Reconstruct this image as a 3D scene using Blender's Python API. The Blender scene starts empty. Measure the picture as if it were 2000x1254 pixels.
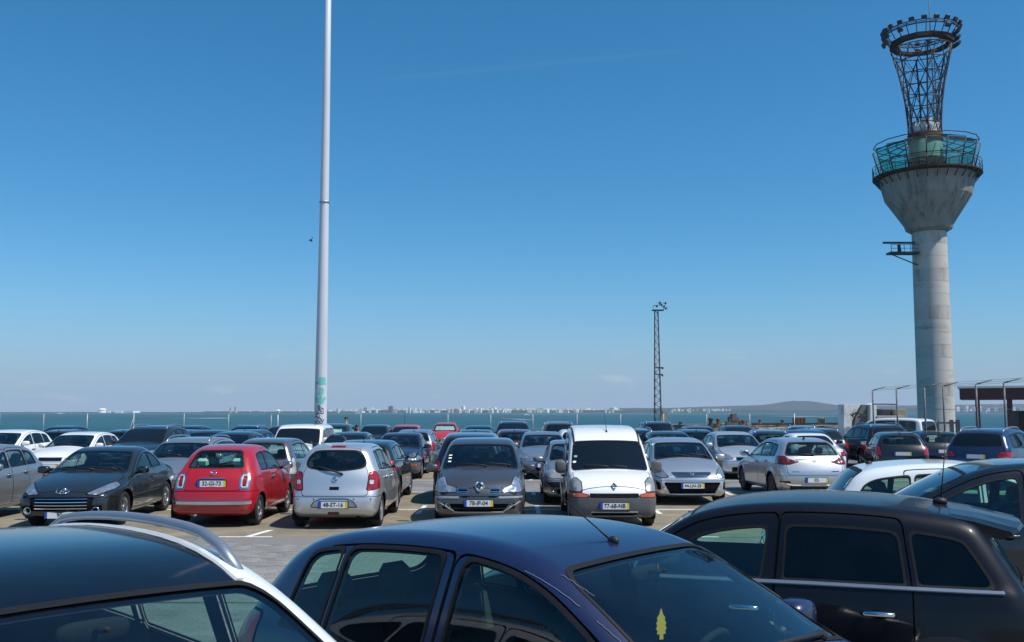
import bpy, bmesh, math, random
import numpy as np
from mathutils import Vector, Matrix, Quaternion
R = math.radians
random.seed(7); rng = np.random.default_rng(7)
C = bpy.context.scene.collection
sc = bpy.context.scene

# ------------------------------------------------------------------ camera
FPX, CX, CY, HOR, CAMH = 1900.0, 1000.0, 627.0, 804.0, 2.12
PITCH = math.atan((HOR - CY) / FPX)
cd = bpy.data.cameras.new('camera'); cam = bpy.data.objects.new('camera', cd); C.objects.link(cam)
cam.location = (0, 0, CAMH); cam.rotation_euler = (math.pi / 2 + PITCH, 0, 0)
cd.sensor_width = 36.0; cd.lens = FPX / 2000 * 36; cd.clip_start = 0.05; cd.clip_end = 40000
sc.camera = cam

def ray(px, py):
    """direction of a photo pixel, scaled so that its depth (world Y) is 1"""
    u = (px - CX) / FPX; v = (CY - py) / FPX
    c, s = math.cos(PITCH), math.sin(PITCH)
    y = c - v * s; z = s + v * c
    return u / y, z / y
def at(px, py, Y):
    dx, dz = ray(px, py); return Vector((dx * Y, Y, CAMH + dz * Y))
def zat(py, Y): return at(CX, py, Y).z
def xat(px, Y, py=HOR): return at(px, py, Y).x

# ------------------------------------------------------------------ world, sun, exposure
SUN_AZ, SUN_EL = R(117), R(58)
w = bpy.data.worlds.new('World'); sc.world = w; w.use_nodes = True
nt = w.node_tree; nt.nodes.clear()
out = nt.nodes.new('ShaderNodeOutputWorld'); bg = nt.nodes.new('ShaderNodeBackground'); bg.inputs['Strength'].default_value = 0.115
sky = nt.nodes.new('ShaderNodeTexSky'); sky.sky_type = 'NISHITA'; sky.sun_disc = False
sky.sun_elevation = SUN_EL; sky.sun_rotation = SUN_AZ; sky.altitude = 10
sky.air_density = 1.0; sky.dust_density = 0.4; sky.ozone_density = 3.0
nt.links.new(bg.outputs[0], out.inputs[0])
def wn(t, **kw):
    n = nt.nodes.new(t)
    for k, v in kw.items(): setattr(n, k, v)
    return n
# clear coastal air: deeper blue overhead, a pale blue-grey band of sea haze along the whole horizon
BGS = bg.inputs['Strength'].default_value
sp_ = wn('ShaderNodeSeparateColor'); nt.links.new(sky.outputs[0], sp_.inputs[0]); cb_ = wn('ShaderNodeCombineColor')
for i, (gain, gam) in enumerate(((.747, 1.448), (.84, 1.0), (1.085, 1.0))):
    pw = wn('ShaderNodeMath', operation='POWER'); mu0 = wn('ShaderNodeMath', operation='MULTIPLY'); mu0.inputs[1].default_value = BGS * gain
    nt.links.new(sp_.outputs[i], mu0.inputs[0]); nt.links.new(mu0.outputs[0], pw.inputs[0]); pw.inputs[1].default_value = gam
    mu1 = wn('ShaderNodeMath', operation='MULTIPLY'); nt.links.new(pw.outputs[0], mu1.inputs[0]); mu1.inputs[1].default_value = 1 / BGS; nt.links.new(mu1.outputs[0], cb_.inputs[i])
gx = wn('ShaderNodeTexCoord'); gs = wn('ShaderNodeSeparateXYZ'); nt.links.new(gx.outputs['Generated'], gs.inputs[0])
g1 = wn('ShaderNodeMath', operation='MAXIMUM'); nt.links.new(gs.outputs[2], g1.inputs[0]); g1.inputs[1].default_value = 0
g2 = wn('ShaderNodeMath', operation='DIVIDE'); nt.links.new(g1.outputs[0], g2.inputs[0]); g2.inputs[1].default_value = .07
g3 = wn('ShaderNodeMath', operation='POWER'); nt.links.new(g2.outputs[0], g3.inputs[0]); g3.inputs[1].default_value = 1.5
g4 = wn('ShaderNodeMath', operation='MULTIPLY'); nt.links.new(g3.outputs[0], g4.inputs[0]); g4.inputs[1].default_value = -1
g5 = wn('ShaderNodeMath', operation='EXPONENT'); nt.links.new(g4.outputs[0], g5.inputs[0])
tint = wn('ShaderNodeMix', data_type='RGBA'); nt.links.new(g5.outputs[0], tint.inputs[0]); nt.links.new(cb_.outputs[0], tint.inputs[6]); tint.inputs[7].default_value = (.315 / BGS, .44 / BGS, .62 / BGS, 1)
# a few thin low clouds and a faint old contrail
tc = wn('ShaderNodeTexCoord'); mp = wn('ShaderNodeMapping'); mp.inputs['Scale'].default_value = (9, 9, 34)
nt.links.new(tc.outputs['Generated'], mp.inputs[0])
nz = wn('ShaderNodeTexNoise'); nz.inputs['Scale'].default_value = 1.7; nz.inputs['Detail'].default_value = 6; nz.inputs['Roughness'].default_value = 0.62
nt.links.new(mp.outputs[0], nz.inputs['Vector'])
mr = wn('ShaderNodeMapRange'); mr.inputs[1].default_value = 0.585; mr.inputs[2].default_value = 0.78
nt.links.new(nz.outputs[0], mr.inputs[0])
sx = wn('ShaderNodeSeparateXYZ'); nt.links.new(tc.outputs['Generated'], sx.inputs[0])
lo = wn('ShaderNodeMapRange'); lo.inputs[1].default_value = 0.085; lo.inputs[2].default_value = 0.03
nt.links.new(sx.outputs[2], lo.inputs[0])
ml = wn('ShaderNodeMath', operation='MULTIPLY'); nt.links.new(mr.outputs[0], ml.inputs[0]); nt.links.new(lo.outputs[0], ml.inputs[1])
def vdir(px, py):
    d = at(px, py, 1.0) - Vector((0, 0, CAMH)); return d.normalized()
p0, p1 = vdir(700, 160), vdir(1400, 92)
nrm = p0.cross(p1).normalized(); mid = (p0 + p1).normalized()
dt = wn('ShaderNodeVectorMath', operation='DOT_PRODUCT'); nt.links.new(tc.outputs['Generated'], dt.inputs[0]); dt.inputs[1].default_value = nrm
ab = wn('ShaderNodeMath', operation='ABSOLUTE'); nt.links.new(dt.outputs['Value'], ab.inputs[0])
cr = wn('ShaderNodeMapRange'); cr.inputs[1].default_value = 0.0035; cr.inputs[2].default_value = 0.0; nt.links.new(ab.outputs[0], cr.inputs[0])
dm = wn('ShaderNodeVectorMath', operation='DOT_PRODUCT'); nt.links.new(tc.outputs['Generated'], dm.inputs[0]); dm.inputs[1].default_value = mid
cl = wn('ShaderNodeMapRange'); cl.inputs[1].default_value = math.cos(R(11)); cl.inputs[2].default_value = math.cos(R(5)); nt.links.new(dm.outputs['Value'], cl.inputs[0])
cm = wn('ShaderNodeMath', operation='MULTIPLY'); nt.links.new(cr.outputs[0], cm.inputs[0]); nt.links.new(cl.outputs[0], cm.inputs[1])
c2 = wn('ShaderNodeMath', operation='MULTIPLY'); nt.links.new(cm.outputs[0], c2.inputs[0]); c2.inputs[1].default_value = 0.022
c3 = wn('ShaderNodeMath', operation='MULTIPLY'); nt.links.new(ml.outputs[0], c3.inputs[0]); c3.inputs[1].default_value = 0.42
ad = wn('ShaderNodeMath', operation='ADD'); nt.links.new(c2.outputs[0], ad.inputs[0]); nt.links.new(c3.outputs[0], ad.inputs[1])
mx = wn('ShaderNodeMix', data_type='RGBA'); nt.links.new(ad.outputs[0], mx.inputs[0]); nt.links.new(tint.outputs[2], mx.inputs[6]); mx.inputs[7].default_value = (.62 / BGS, .68 / BGS, .76 / BGS, 1)
nt.links.new(mx.outputs[2], bg.inputs['Color'])

sl = bpy.data.lights.new('sun', 'SUN'); sl.energy = 5.0; sl.angle = R(0.53); sl.color = (1.0, 0.955, 0.88)
sun = bpy.data.objects.new('sun', sl); C.objects.link(sun)
SV = Vector((math.sin(SUN_AZ) * math.cos(SUN_EL), math.cos(SUN_AZ) * math.cos(SUN_EL), math.sin(SUN_EL)))
sun.rotation_euler = (-SV).to_track_quat('-Z', 'Y').to_euler(); sun.location = SV * 60
sc.view_settings.view_transform = 'Standard'; sc.view_settings.look = 'None'
sc.view_settings.exposure = 0.0; sc.view_settings.gamma = 1.0; sc.view_settings.use_curve_mapping = False
try:
    sc.cycles.use_denoising = True; sc.cycles.denoiser = 'OPENIMAGEDENOISE'
    sc.cycles.max_bounces = 8; sc.cycles.transparent_max_bounces = 14; sc.cycles.volume_bounces = 0
    sc.cycles.caustics_reflective = False; sc.cycles.caustics_refractive = False; sc.cycles.sample_clamp_indirect = 6
except Exception: pass

# ------------------------------------------------------------------ materials
M = {}
def nodes_of(name):
    m = bpy.data.materials.new(name); m.use_nodes = True; t = m.node_tree
    return m, t, t.nodes['Principled BSDF']
def mk(name, col, rough=0.5, metal=0.0, coat=0.0, spec=0.5, var=0.06, vscale=6.0, bump=0.0, bscale=40.0, rvar=0.08, dust=None, dustamt=0.0, obj_rand=0.0, coatr=0.04, streak=None):
    m, t, b = nodes_of(name)
    L = t.links.new
    tc = t.nodes.new('ShaderNodeTexCoord')
    n = t.nodes.new('ShaderNodeTexNoise'); n.inputs['Scale'].default_value = vscale; n.inputs['Detail'].default_value = 5
    L(tc.outputs['Object'], n.inputs['Vector'])
    mxx = t.nodes.new('ShaderNodeMix'); mxx.data_type = 'RGBA'
    lo_ = [max(0, c * (1 - var)) for c in col[:3]] + [1]; hi_ = [min(1, c * (1 + var)) for c in col[:3]] + [1]
    mxx.inputs[6].default_value = lo_; mxx.inputs[7].default_value = hi_
    L(n.outputs[0], mxx.inputs[0]); last = mxx.outputs[2]
    if streak:
        mp_ = t.nodes.new('ShaderNodeMapping'); mp_.inputs['Scale'].default_value = streak[1]
        L(tc.outputs['Object'], mp_.inputs[0])
        n2 = t.nodes.new('ShaderNodeTexNoise'); n2.inputs['Scale'].default_value = 1.0; n2.inputs['Detail'].default_value = 8; n2.inputs['Roughness'].default_value = .65
        L(mp_.outputs[0], n2.inputs['Vector'])
        r2 = t.nodes.new('ShaderNodeMapRange'); r2.inputs[1].default_value = streak[2]; r2.inputs[2].default_value = streak[3]
        L(n2.outputs[0], r2.inputs[0])
        m2 = t.nodes.new('ShaderNodeMix'); m2.data_type = 'RGBA'; L(r2.outputs[0], m2.inputs[0]); L(last, m2.inputs[6]); m2.inputs[7].default_value = (*streak[0], 1)
        last = m2.outputs[2]
    if obj_rand:
        oi = t.nodes.new('ShaderNodeObjectInfo'); rr = t.nodes.new('ShaderNodeMapRange'); rr.inputs[3].default_value = 1 - obj_rand; rr.inputs[4].default_value = 1 + obj_rand
        L(oi.outputs['Random'], rr.inputs[0])
        m3 = t.nodes.new('ShaderNodeVectorMath'); m3.operation = 'SCALE'; L(last, m3.inputs[0]); L(rr.outputs[0], m3.inputs['Scale']); last = m3.outputs[0]
    if dustamt:
        n3 = t.nodes.new('ShaderNodeTexNoise'); n3.inputs['Scale'].default_value = 3.0; n3.inputs['Detail'].default_value = 9; n3.inputs['Roughness'].default_value = .7
        L(tc.outputs['Object'], n3.inputs['Vector'])
        r3 = t.nodes.new('ShaderNodeMapRange'); r3.inputs[1].default_value = 0.25; r3.inputs[2].default_value = 0.8; r3.inputs[4].default_value = dustamt
        L(n3.outputs[0], r3.inputs[0])
        db = t.nodes.new('ShaderNodeBsdfDiffuse'); db.inputs[0].default_value = (*(dust or (.33, .31, .28)), 1)
        ms = t.nodes.new('ShaderNodeMixShader'); L(r3.outputs[0], ms.inputs[0]); L(b.outputs[0], ms.inputs[1]); L(db.outputs[0], ms.inputs[2])
        L(ms.outputs[0], t.nodes['Material Output'].inputs[0])
    L(last, b.inputs['Base Color'])
    rr_ = t.nodes.new('ShaderNodeMapRange'); rr_.inputs[3].default_value = max(0, rough - rvar * .5); rr_.inputs[4].default_value = rough + rvar * .5
    L(n.outputs[0], rr_.inputs[0]); L(rr_.outputs[0], b.inputs['Roughness'])
    b.inputs['Metallic'].default_value = metal; b.inputs['Coat Weight'].default_value = coat; b.inputs['Coat Roughness'].default_value = coatr
    b.inputs['Specular IOR Level'].default_value = spec
    if bump:
        nb = t.nodes.new('ShaderNodeTexNoise'); nb.inputs['Scale'].default_value = bscale; nb.inputs['Detail'].default_value = 6
        L(tc.outputs['Object'], nb.inputs['Vector'])
        bp = t.nodes.new('ShaderNodeBump'); bp.inputs['Strength'].default_value = bump; bp.inputs['Distance'].default_value = 0.02
        L(nb.outputs[0], bp.inputs['Height']); L(bp.outputs[0], b.inputs['Normal'])
    M[name] = m
    return m
def paint(name, col, metal=0.0, rough=0.35, coat=1.0, dustamt=0.02, coatr=0.03, **k):
    return mk(name, col, rough=rough, metal=metal, coat=coat, var=0.03, vscale=2.5, rvar=.05, dustamt=dustamt, coatr=coatr, **k)
paint('paint_silver', (.56, .57, .585), metal=.75, rough=.36)
paint('paint_lightsilver', (.64, .65, .66), metal=.7, rough=.38)
paint('paint_grey', (.16, .16, .17), metal=.6, rough=.34)
paint('paint_warmgrey', (.105, .103, .108), metal=.65, rough=.33)
paint('paint_steelblue', (.26, .31, .37), metal=.6, rough=.34)
paint('paint_silvergrey', (.36, .375, .39), metal=.7, rough=.35)
paint('paint_white', (.80, .80, .79), rough=.3)
paint('paint_palewhite', (.74, .78, .80), rough=.3)
paint('paint_red', (.40, .006, .014), rough=.3)
paint('paint_redfar', (.50, .02, .025), rough=.3)
paint('paint_darkred', (.10, .012, .018), metal=.3, rough=.3)
paint('paint_navy', (.010, .014, .042), metal=.2, rough=.32)
paint('paint_fadednavy', (.006, .011, .052), metal=.1, rough=.4, coatr=.14, dustamt=.018, dust=(.16, .20, .30))
paint('paint_black', (.006, .006, .008), rough=.25)
paint('paint_dustyblack', (.004, .004, .007), rough=.4, coat=.45, spec=.15, coatr=.07, dustamt=.018, dust=(.22, .21, .23))
paint('paint_charcoal', (.020, .025, .028), metal=.4, rough=.3)
paint('paint_darkblue', (.012, .028, .085), metal=.35, rough=.3)
paint('paint_darkgreen', (.012, .022, .026), metal=.3, rough=.3)
mk('plastic_black', (.016, .016, .018), rough=.5, spec=.4, bump=.1, bscale=120)
mk('plastic_grey', (.085, .087, .095), rough=.55, spec=.4, dustamt=.15)
mk('rubber', (.009, .009, .010), rough=.6, spec=.25, dustamt=.02)
mk('tyre_rubber', (.018, .018, .019), rough=.7, spec=.25, dustamt=.08)
mk('trim_gap', (.006, .006, .007), rough=.8, spec=.1)
mk('chrome', (.75, .76, .78), rough=.12, metal=1.0, var=.02)
mk('alloy', (.52, .53, .55), rough=.26, metal=.9)
mk('alloy_dark', (.06, .06, .065), rough=.35, metal=.7)
mk('hubcap', (.42, .43, .44), rough=.4, metal=.5)
mk('rail_grey', (.27, .31, .37), rough=.38, metal=.6, dustamt=.04)
mk('glass_roof', (.003, .005, .009), rough=.08, spec=.6, dustamt=.012, dust=(.3, .33, .38))
mk('interior', (.018, .019, .022), rough=.8, spec=.2, bump=.2, bscale=200)
mk('interior_grey', (.07, .075, .08), rough=.85, spec=.2)
mk('seat_fabric', (.035, .038, .043), rough=.9, spec=.15, bump=.3, bscale=220)
mk('seat_cream', (.62, .66, .58), rough=.8, spec=.2)
mk('sticker', (.72, .76, .72), rough=.6)
mk('sticker_green', (.15, .40, .25), rough=.6)
mk('amber', (.55, .11, .03), rough=.15, coat=1)
mk('plate_white', (.74, .75, .74), rough=.4)
mk('plate_blue', (.02, .08, .42), rough=.4)
mk('plate_yellow', (.75, .55, .05), rough=.4)
mk('plate_orange', (.70, .40, .06), rough=.4)
mk('plate_black', (.012, .012, .014), rough=.5)
mk('dark_glass', (.006, .008, .011), rough=.03, spec=.6, rvar=.02)
mk('air_freshener', (1.0, .60, .05), rough=.5)
mk('sunshade', (.72, .76, .76), rough=.4, metal=.2)
def lamp_mat(name, col, metal, rough, cell, bumpv=.7):
    m, t, b = nodes_of(name); L = t.links.new
    tc = t.nodes.new('ShaderNodeTexCoord'); v = t.nodes.new('ShaderNodeTexVoronoi'); v.inputs['Scale'].default_value = cell
    L(tc.outputs['Object'], v.inputs['Vector'])
    bp = t.nodes.new('ShaderNodeBump'); bp.inputs['Strength'].default_value = bumpv; bp.inputs['Distance'].default_value = .03
    L(v.outputs['Distance'], bp.inputs['Height']); L(bp.outputs[0], b.inputs['Normal'])
    mxx = t.nodes.new('ShaderNodeMix'); mxx.data_type = 'RGBA'; mxx.inputs[6].default_value = (*[c * .55 for c in col], 1); mxx.inputs[7].default_value = (*col, 1)
    L(v.outputs['Color'], mxx.inputs[0]); L(mxx.outputs[2], b.inputs['Base Color'])
    b.inputs['Metallic'].default_value = metal; b.inputs['Roughness'].default_value = rough
    b.inputs['Coat Weight'].default_value = 1; b.inputs['Coat Roughness'].default_value = .03
    M[name] = m
lamp_mat('headlamp', (.62, .66, .70), .75, .22, 9)
lamp_mat('headlamp_hazy', (.36, .37, .37), .25, .4, 8, .4)
lamp_mat('headlamp_dark', (.20, .21, .22), .7, .2, 9)
lamp_mat('tail_red', (.42, .012, .018), .15, .25, 11, .5)
lamp_mat('tail_darkred', (.16, .008, .012), .15, .25, 11, .5)
lamp_mat('tail_white', (.70, .66, .66), .2, .25, 11, .5)
lamp_mat('reflector_red', (.25, .01, .015), .1, .3, 20, .3)
def glass(name, tcol, refl=1.0):
    m = bpy.data.materials.new(name); m.use_nodes = True; t = m.node_tree; t.nodes.clear(); L = t.links.new
    o = t.nodes.new('ShaderNodeOutputMaterial'); tr = t.nodes.new('ShaderNodeBsdfTransparent'); tr.inputs[0].default_value = (*tcol, 1)
    g = t.nodes.new('ShaderNodeBsdfGlossy'); g.inputs['Roughness'].default_value = 0.015; g.inputs[0].default_value = (.95, .97, 1, 1)
    # Schlick reflectance of a thin pane, the same from both of its faces
    ge = t.nodes.new('ShaderNodeNewGeometry'); dp = t.nodes.new('ShaderNodeVectorMath'); dp.operation = 'DOT_PRODUCT'; L(ge.outputs['Normal'], dp.inputs[0]); L(ge.outputs['Incoming'], dp.inputs[1])
    ab_ = t.nodes.new('ShaderNodeMath'); ab_.operation = 'ABSOLUTE'; L(dp.outputs['Value'], ab_.inputs[0])
    om = t.nodes.new('ShaderNodeMath'); om.operation = 'SUBTRACT'; om.inputs[0].default_value = 1; L(ab_.outputs[0], om.inputs[1]); om.use_clamp = True
    pw = t.nodes.new('ShaderNodeMath'); pw.operation = 'POWER'; L(om.outputs[0], pw.inputs[0]); pw.inputs[1].default_value = 5
    ma = t.nodes.new('ShaderNodeMath'); ma.operation = 'MULTIPLY_ADD'; ma.inputs[1].default_value = .92; ma.inputs[2].default_value = 0.07 * refl; ma.use_clamp = True
    L(pw.outputs[0], ma.inputs[0])
    d = t.nodes.new('ShaderNodeBsdfDiffuse'); d.inputs[0].default_value = (.30, .31, .32, 1)
    tc = t.nodes.new('ShaderNodeTexCoord'); n = t.nodes.new('ShaderNodeTexNoise'); n.inputs['Scale'].default_value = 4; n.inputs['Detail'].default_value = 8
    L(tc.outputs['Object'], n.inputs['Vector']); mr = t.nodes.new('ShaderNodeMapRange'); mr.inputs[1].default_value = .3; mr.inputs[2].default_value = .8; mr.inputs[4].default_value = .012
    L(n.outputs[0], mr.inputs[0])
    m1 = t.nodes.new('ShaderNodeMixShader'); L(ma.outputs[0], m1.inputs[0]); L(tr.outputs[0], m1.inputs[1]); L(g.outputs[0], m1.inputs[2])
    m2 = t.nodes.new('ShaderNodeMixShader'); L(mr.outputs[0], m2.inputs[0]); L(m1.outputs[0], m2.inputs[1]); L(d.outputs[0], m2.inputs[2])
    L(m2.outputs[0], o.inputs[0]); M[name] = m
glass('glass_clear', (.66, .90, .82), .8)
glass('glass_tint', (.36, .48, .47), .9)
glass('glass_privacy', (.025, .028, .032), .45)
glass('glass_wind', (.66, .83, .79), 1.25)
mk('chassis', (.008, .008, .009), rough=.9, spec=.1)

# ------------------------------------------------------------------ object helpers
def link(name, me, mats, parent=None, loc=None):
    o = bpy.data.objects.new(name, me); C.objects.link(o)
    for m in (mats if isinstance(mats, (list, tuple)) else [mats]):
        me.materials.append(M[m] if isinstance(m, str) else m)
    if parent: o.parent = parent
    if loc: o.location = loc
    return o
def tag(o, label=None, cat=None, group=None, kind=None):
    if label: o['label'] = label
    if cat: o['category'] = cat
    if group: o['group'] = group
    if kind: o['kind'] = kind
    return o
def empty(name, loc=(0, 0, 0), rz=0.0, parent=None):
    o = bpy.data.objects.new(name, None); C.objects.link(o); o.location = loc; o.rotation_euler = (0, 0, rz); o.empty_display_size = .2
    if parent: o.parent = parent
    return o
def copy_tree(o, parent=None):
    c = o.copy(); C.objects.link(c); c.parent = parent
    for ch in o.children: copy_tree(ch, c)
    return c
class MB:
    """collects simple solids into one mesh"""
    def __init__(s): s.v = []; s.f = []; s.mi = []; s.sm = []
    def add(s, vs, fs, mi=0, sm=False):
        k = len(s.v); s.v += [tuple(p) for p in vs]; s.f += [tuple(i + k for i in f) for f in fs]
        s.mi += [mi] * len(fs); s.sm += [sm] * len(fs); return s
    def box(s, c, h, mi=0, rot=None, bevel=0.0, taper=None):
        """c centre, h half sizes"""
        hx, hy, hz = h
        if bevel:
            b = min(bevel, hx * .95, hy * .95, hz * .95); pts = []; ids = {}
            for sx_ in (-1, 1):
                for sy_ in (-1, 1):
                    for sz_ in (-1, 1):
                        for a in range(3):
                            p = [sx_ * (hx - b), sy_ * (hy - b), sz_ * (hz - b)]; p[a] = (sx_ * hx, sy_ * hy, sz_ * hz)[a]
                            ids[(sx_, sy_, sz_, a)] = len(pts); pts.append(p)
            fs = []
            for a in range(3):
                u, w_ = (a + 1) % 3, (a + 2) % 3
                for sg in (-1, 1):
                    q = []
                    for su, sw in ((-1, -1), (1, -1), (1, 1), (-1, 1)):
                        k = [0, 0, 0]; k[a] = sg; k[u] = su; k[w_] = sw; q.append(ids[(*k, a)])
                    fs.append(q if sg > 0 else q[::-1])
            for a in range(3):
                u, w_ = (a + 1) % 3, (a + 2) % 3
                for su in (-1, 1):
                    for sw in (-1, 1):
                        q = []
                        for sa, ax in ((-1, u), (1, u), (1, w_), (-1, w_)):
                            k = [0, 0, 0]; k[a] = sa; k[u] = su; k[w_] = sw; q.append(ids[(*k, ax)])
                        fs.append(q if su * sw < 0 else q[::-1])
            for sx_ in (-1, 1):
                for sy_ in (-1, 1):
                    for sz_ in (-1, 1):
                        q = [ids[(sx_, sy_, sz_, a)] for a in range(3)]
                        fs.append(q if sx_ * sy_ * sz_ > 0 else q[::-1])
        else:
            pts = [[a * hx, b_ * hy, d * hz] for a in (-1, 1) for b_ in (-1, 1) for d in (-1, 1)]
            fs = [(0, 1, 3, 2), (4, 6, 7, 5), (0, 4, 5, 1), (2, 3, 7, 6), (0, 2, 6, 4), (1, 5, 7, 3)]
        if taper:
            for p in pts:
                if p[2] > 0: p[0] *= taper; p[1] *= taper
        P = []
        for p in pts:
            q = Vector(p)
            if rot is not None: q = rot @ q
            P.append(q + Vector(c))
        return s.add(P, fs, mi, False)
    def tube(s, pts, r, n=6, mi=0, cap=True, closed=False, sm=True, sx=1.0):
        pts = [Vector(p) for p in pts]; m = len(pts); rs = r if isinstance(r, (list, tuple)) else [r] * m
        vs = []; prev = None
        for i, p in enumerate(pts):
            if closed: d = pts[(i + 1) % m] - pts[i - 1]
            else: d = pts[min(i + 1, m - 1)] - pts[max(i - 1, 0)]
            d.normalize()
            up = Vector((0, 0, 1)) if abs(d.z) < .95 else Vector((1, 0, 0))
            a = d.cross(up).normalized()
            if prev is not None and a.dot(prev) < 0 and closed is False and abs(d.z) >= .95: a = -a
            prev = a; b_ = a.cross(d).normalized()
            for k in range(n):
                t_ = 2 * math.pi * (k + .5) / n
                vs.append(p + a * (math.cos(t_) * rs[i] * sx) + b_ * (math.sin(t_) * rs[i]))
        fs = []
        for i in range(m if closed else m - 1):
            j = (i + 1) % m
            for k in range(n): fs.append((i * n + k, i * n + (k + 1) % n, j * n + (k + 1) % n, j * n + k))
        if cap and not closed: fs += [tuple(range(n))[::-1], tuple(range((m - 1) * n, m * n))]
        return s.add(vs, fs, mi, sm)
    def lathe(s, prof, n=24, axis='z', c=(0, 0, 0), mi=0, sm=True, a0=0.0, a1=2 * math.pi, scale=(1, 1)):
        """prof: (r, h) pairs"""
        full = abs(a1 - a0 - 2 * math.pi) < 1e-6; cols = n if full else n + 1; vs = []
        for k in range(cols):
            a = a0 + (a1 - a0) * k / n; ca, sa = math.cos(a), math.sin(a)
            for r_, h_ in prof:
                p = (r_ * ca * scale[0], r_ * sa * scale[1], h_) if axis == 'z' else ((r_ * ca, h_, r_ * sa) if axis == 'y' else (h_, r_ * ca, r_ * sa))
                vs.append((p[0] + c[0], p[1] + c[1], p[2] + c[2]))
        m = len(prof); fs = []
        for k in range(n):
            k2 = (k + 1) % cols
            for i in range(m - 1): fs.append((k * m + i, k2 * m + i, k2 * m + i + 1, k * m + i + 1))
        return s.add(vs, fs, mi, sm)
    def prism(s, poly, origin, u, v, depth, mi=0):
        """closed polygon in the plane (u, v) at origin, thickened by vector depth"""
        o, u, v, d = Vector(origin), Vector(u), Vector(v), Vector(depth); n = len(poly)
        a = [o + u * p[0] + v * p[1] for p in poly]; b_ = [p + d for p in a]
        fs = [tuple(range(n)), tuple(range(n, 2 * n))[::-1]] + [(i, i + n, (i + 1) % n + n, (i + 1) % n) for i in range(n)]
        return s.add(a + b_, fs, mi, False)
    def ellipsoid(s, c, h, n=12, m=7, p=1.0, mi=0, rot=None):
        vs = []; fs = []
        def pw(x): return math.copysign(abs(x) ** p, x)
        for j in range(m + 1):
            ph = -math.pi / 2 + math.pi * j / m
            for k in range(n):
                th = 2 * math.pi * k / n
                q = Vector((h[0] * pw(math.cos(ph)) * pw(math.cos(th)), h[1] * pw(math.cos(ph)) * pw(math.sin(th)), h[2] * pw(math.sin(ph))))
                if rot is not None: q = rot @ q
                vs.append(q + Vector(c))
        for j in range(m):
            for k in range(n): fs.append((j * n + k, j * n + (k + 1) % n, (j + 1) * n + (k + 1) % n, (j + 1) * n + k))
        return s.add(vs, fs, mi, True)
    def mesh(s, name):
        me = bpy.data.meshes.new(name); me.from_pydata(s.v, [], s.f); me.update()
        me.polygons.foreach_set('material_index', s.mi); me.polygons.foreach_set('use_smooth', s.sm)
        bm = bmesh.new(); bm.from_mesh(me); bmesh.ops.recalc_face_normals(bm, faces=bm.faces); bm.to_mesh(me); bm.free()
        return me
    def build(s, name, mats, parent=None, loc=None): return link(name, s.mesh(name), mats, parent, loc)
_txt = {}
def text_mesh(st, size, depth=0.002):
    key = (st, size)
    if key not in _txt:
        cu = bpy.data.curves.new('lettering', 'FONT'); cu.body = st; cu.size = size; cu.align_x = 'CENTER'; cu.align_y = 'CENTER'; cu.resolution_u = 3; cu.offset = size * .018
        ob = bpy.data.objects.new('lettering', cu); C.objects.link(ob)
        bpy.context.view_layer.update(); dg = bpy.context.evaluated_depsgraph_get()
        me = bpy.data.meshes.new_from_object(ob.evaluated_get(dg)); bpy.data.objects.remove(ob)
        _txt[key] = [tuple(v.co) for v in me.vertices], [tuple(p.vertices) for p in me.polygons]
        bpy.data.meshes.remove(me)
    return _txt[key]
HAZE = 0.00011

# ------------------------------------------------------------------ car body engine
def poly_sdf(px, py, pts):
    pts = np.asarray(pts, float); d = np.full(px.shape, 1e18); ins = np.zeros(px.shape, bool); n = len(pts)
    for i in range(n):
        ax, ay = pts[i]; bx, by = pts[(i + 1) % n]; ex, ey = bx - ax, by - ay
        wx, wy = px - ax, py - ay; l2 = ex * ex + ey * ey + 1e-12
        t = np.clip((wx * ex + wy * ey) / l2, 0, 1); dx, dy = wx - ex * t, wy - ey * t
        d = np.minimum(d, dx * dx + dy * dy)
        if abs(ey) > 1e-12:
            c = ((ay <= py) & (by > py)) | ((by <= py) & (ay > py))
            ins ^= c & (px < ax + (py - ay) * ex / ey)
    d = np.sqrt(d); return np.where(ins, -d, d)
def smax(a, b, k):
    h = np.maximum(k - np.abs(a - b), 0.0); return np.maximum(a, b) + h * h / (4 * k)
def chaikin(pts, it=3):
    p = np.asarray(pts, float)
    for _ in range(it):
        q = .75 * p[:-1] + .25 * p[1:]; r_ = .25 * p[:-1] + .75 * p[1:]
        m = np.empty((2 * len(q), 2)); m[0::2] = q; m[1::2] = r_; p = np.vstack([p[:1], m, p[-1:]])
    return p
def sstep(a, b, x):
    t = np.clip((x - a) / (b - a), 0, 1); return t * t * (3 - 2 * t)
def gsmooth(y, sig):
    r_ = int(sig * 3); k = np.exp(-.5 * (np.arange(-r_, r_ + 1) / sig) ** 2); k /= k.sum()
    return np.convolve(np.pad(y, r_, 'edge'), k, 'valid')
SEC = [(0, .86), (.22, .955), (.45, .99), (.60, 1.0), (.76, .99), (.86, .975), (.94, .955), (1.0, .93), (1.1, .90), (1.5, .815), (2.0, .70)]
PLAN = [(0, .83), (.05, .91), (.12, .96), (.25, .992), (.5, 1.0), (.8, .985), (.93, .945), (.98, .90), (1, .87)]
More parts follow.
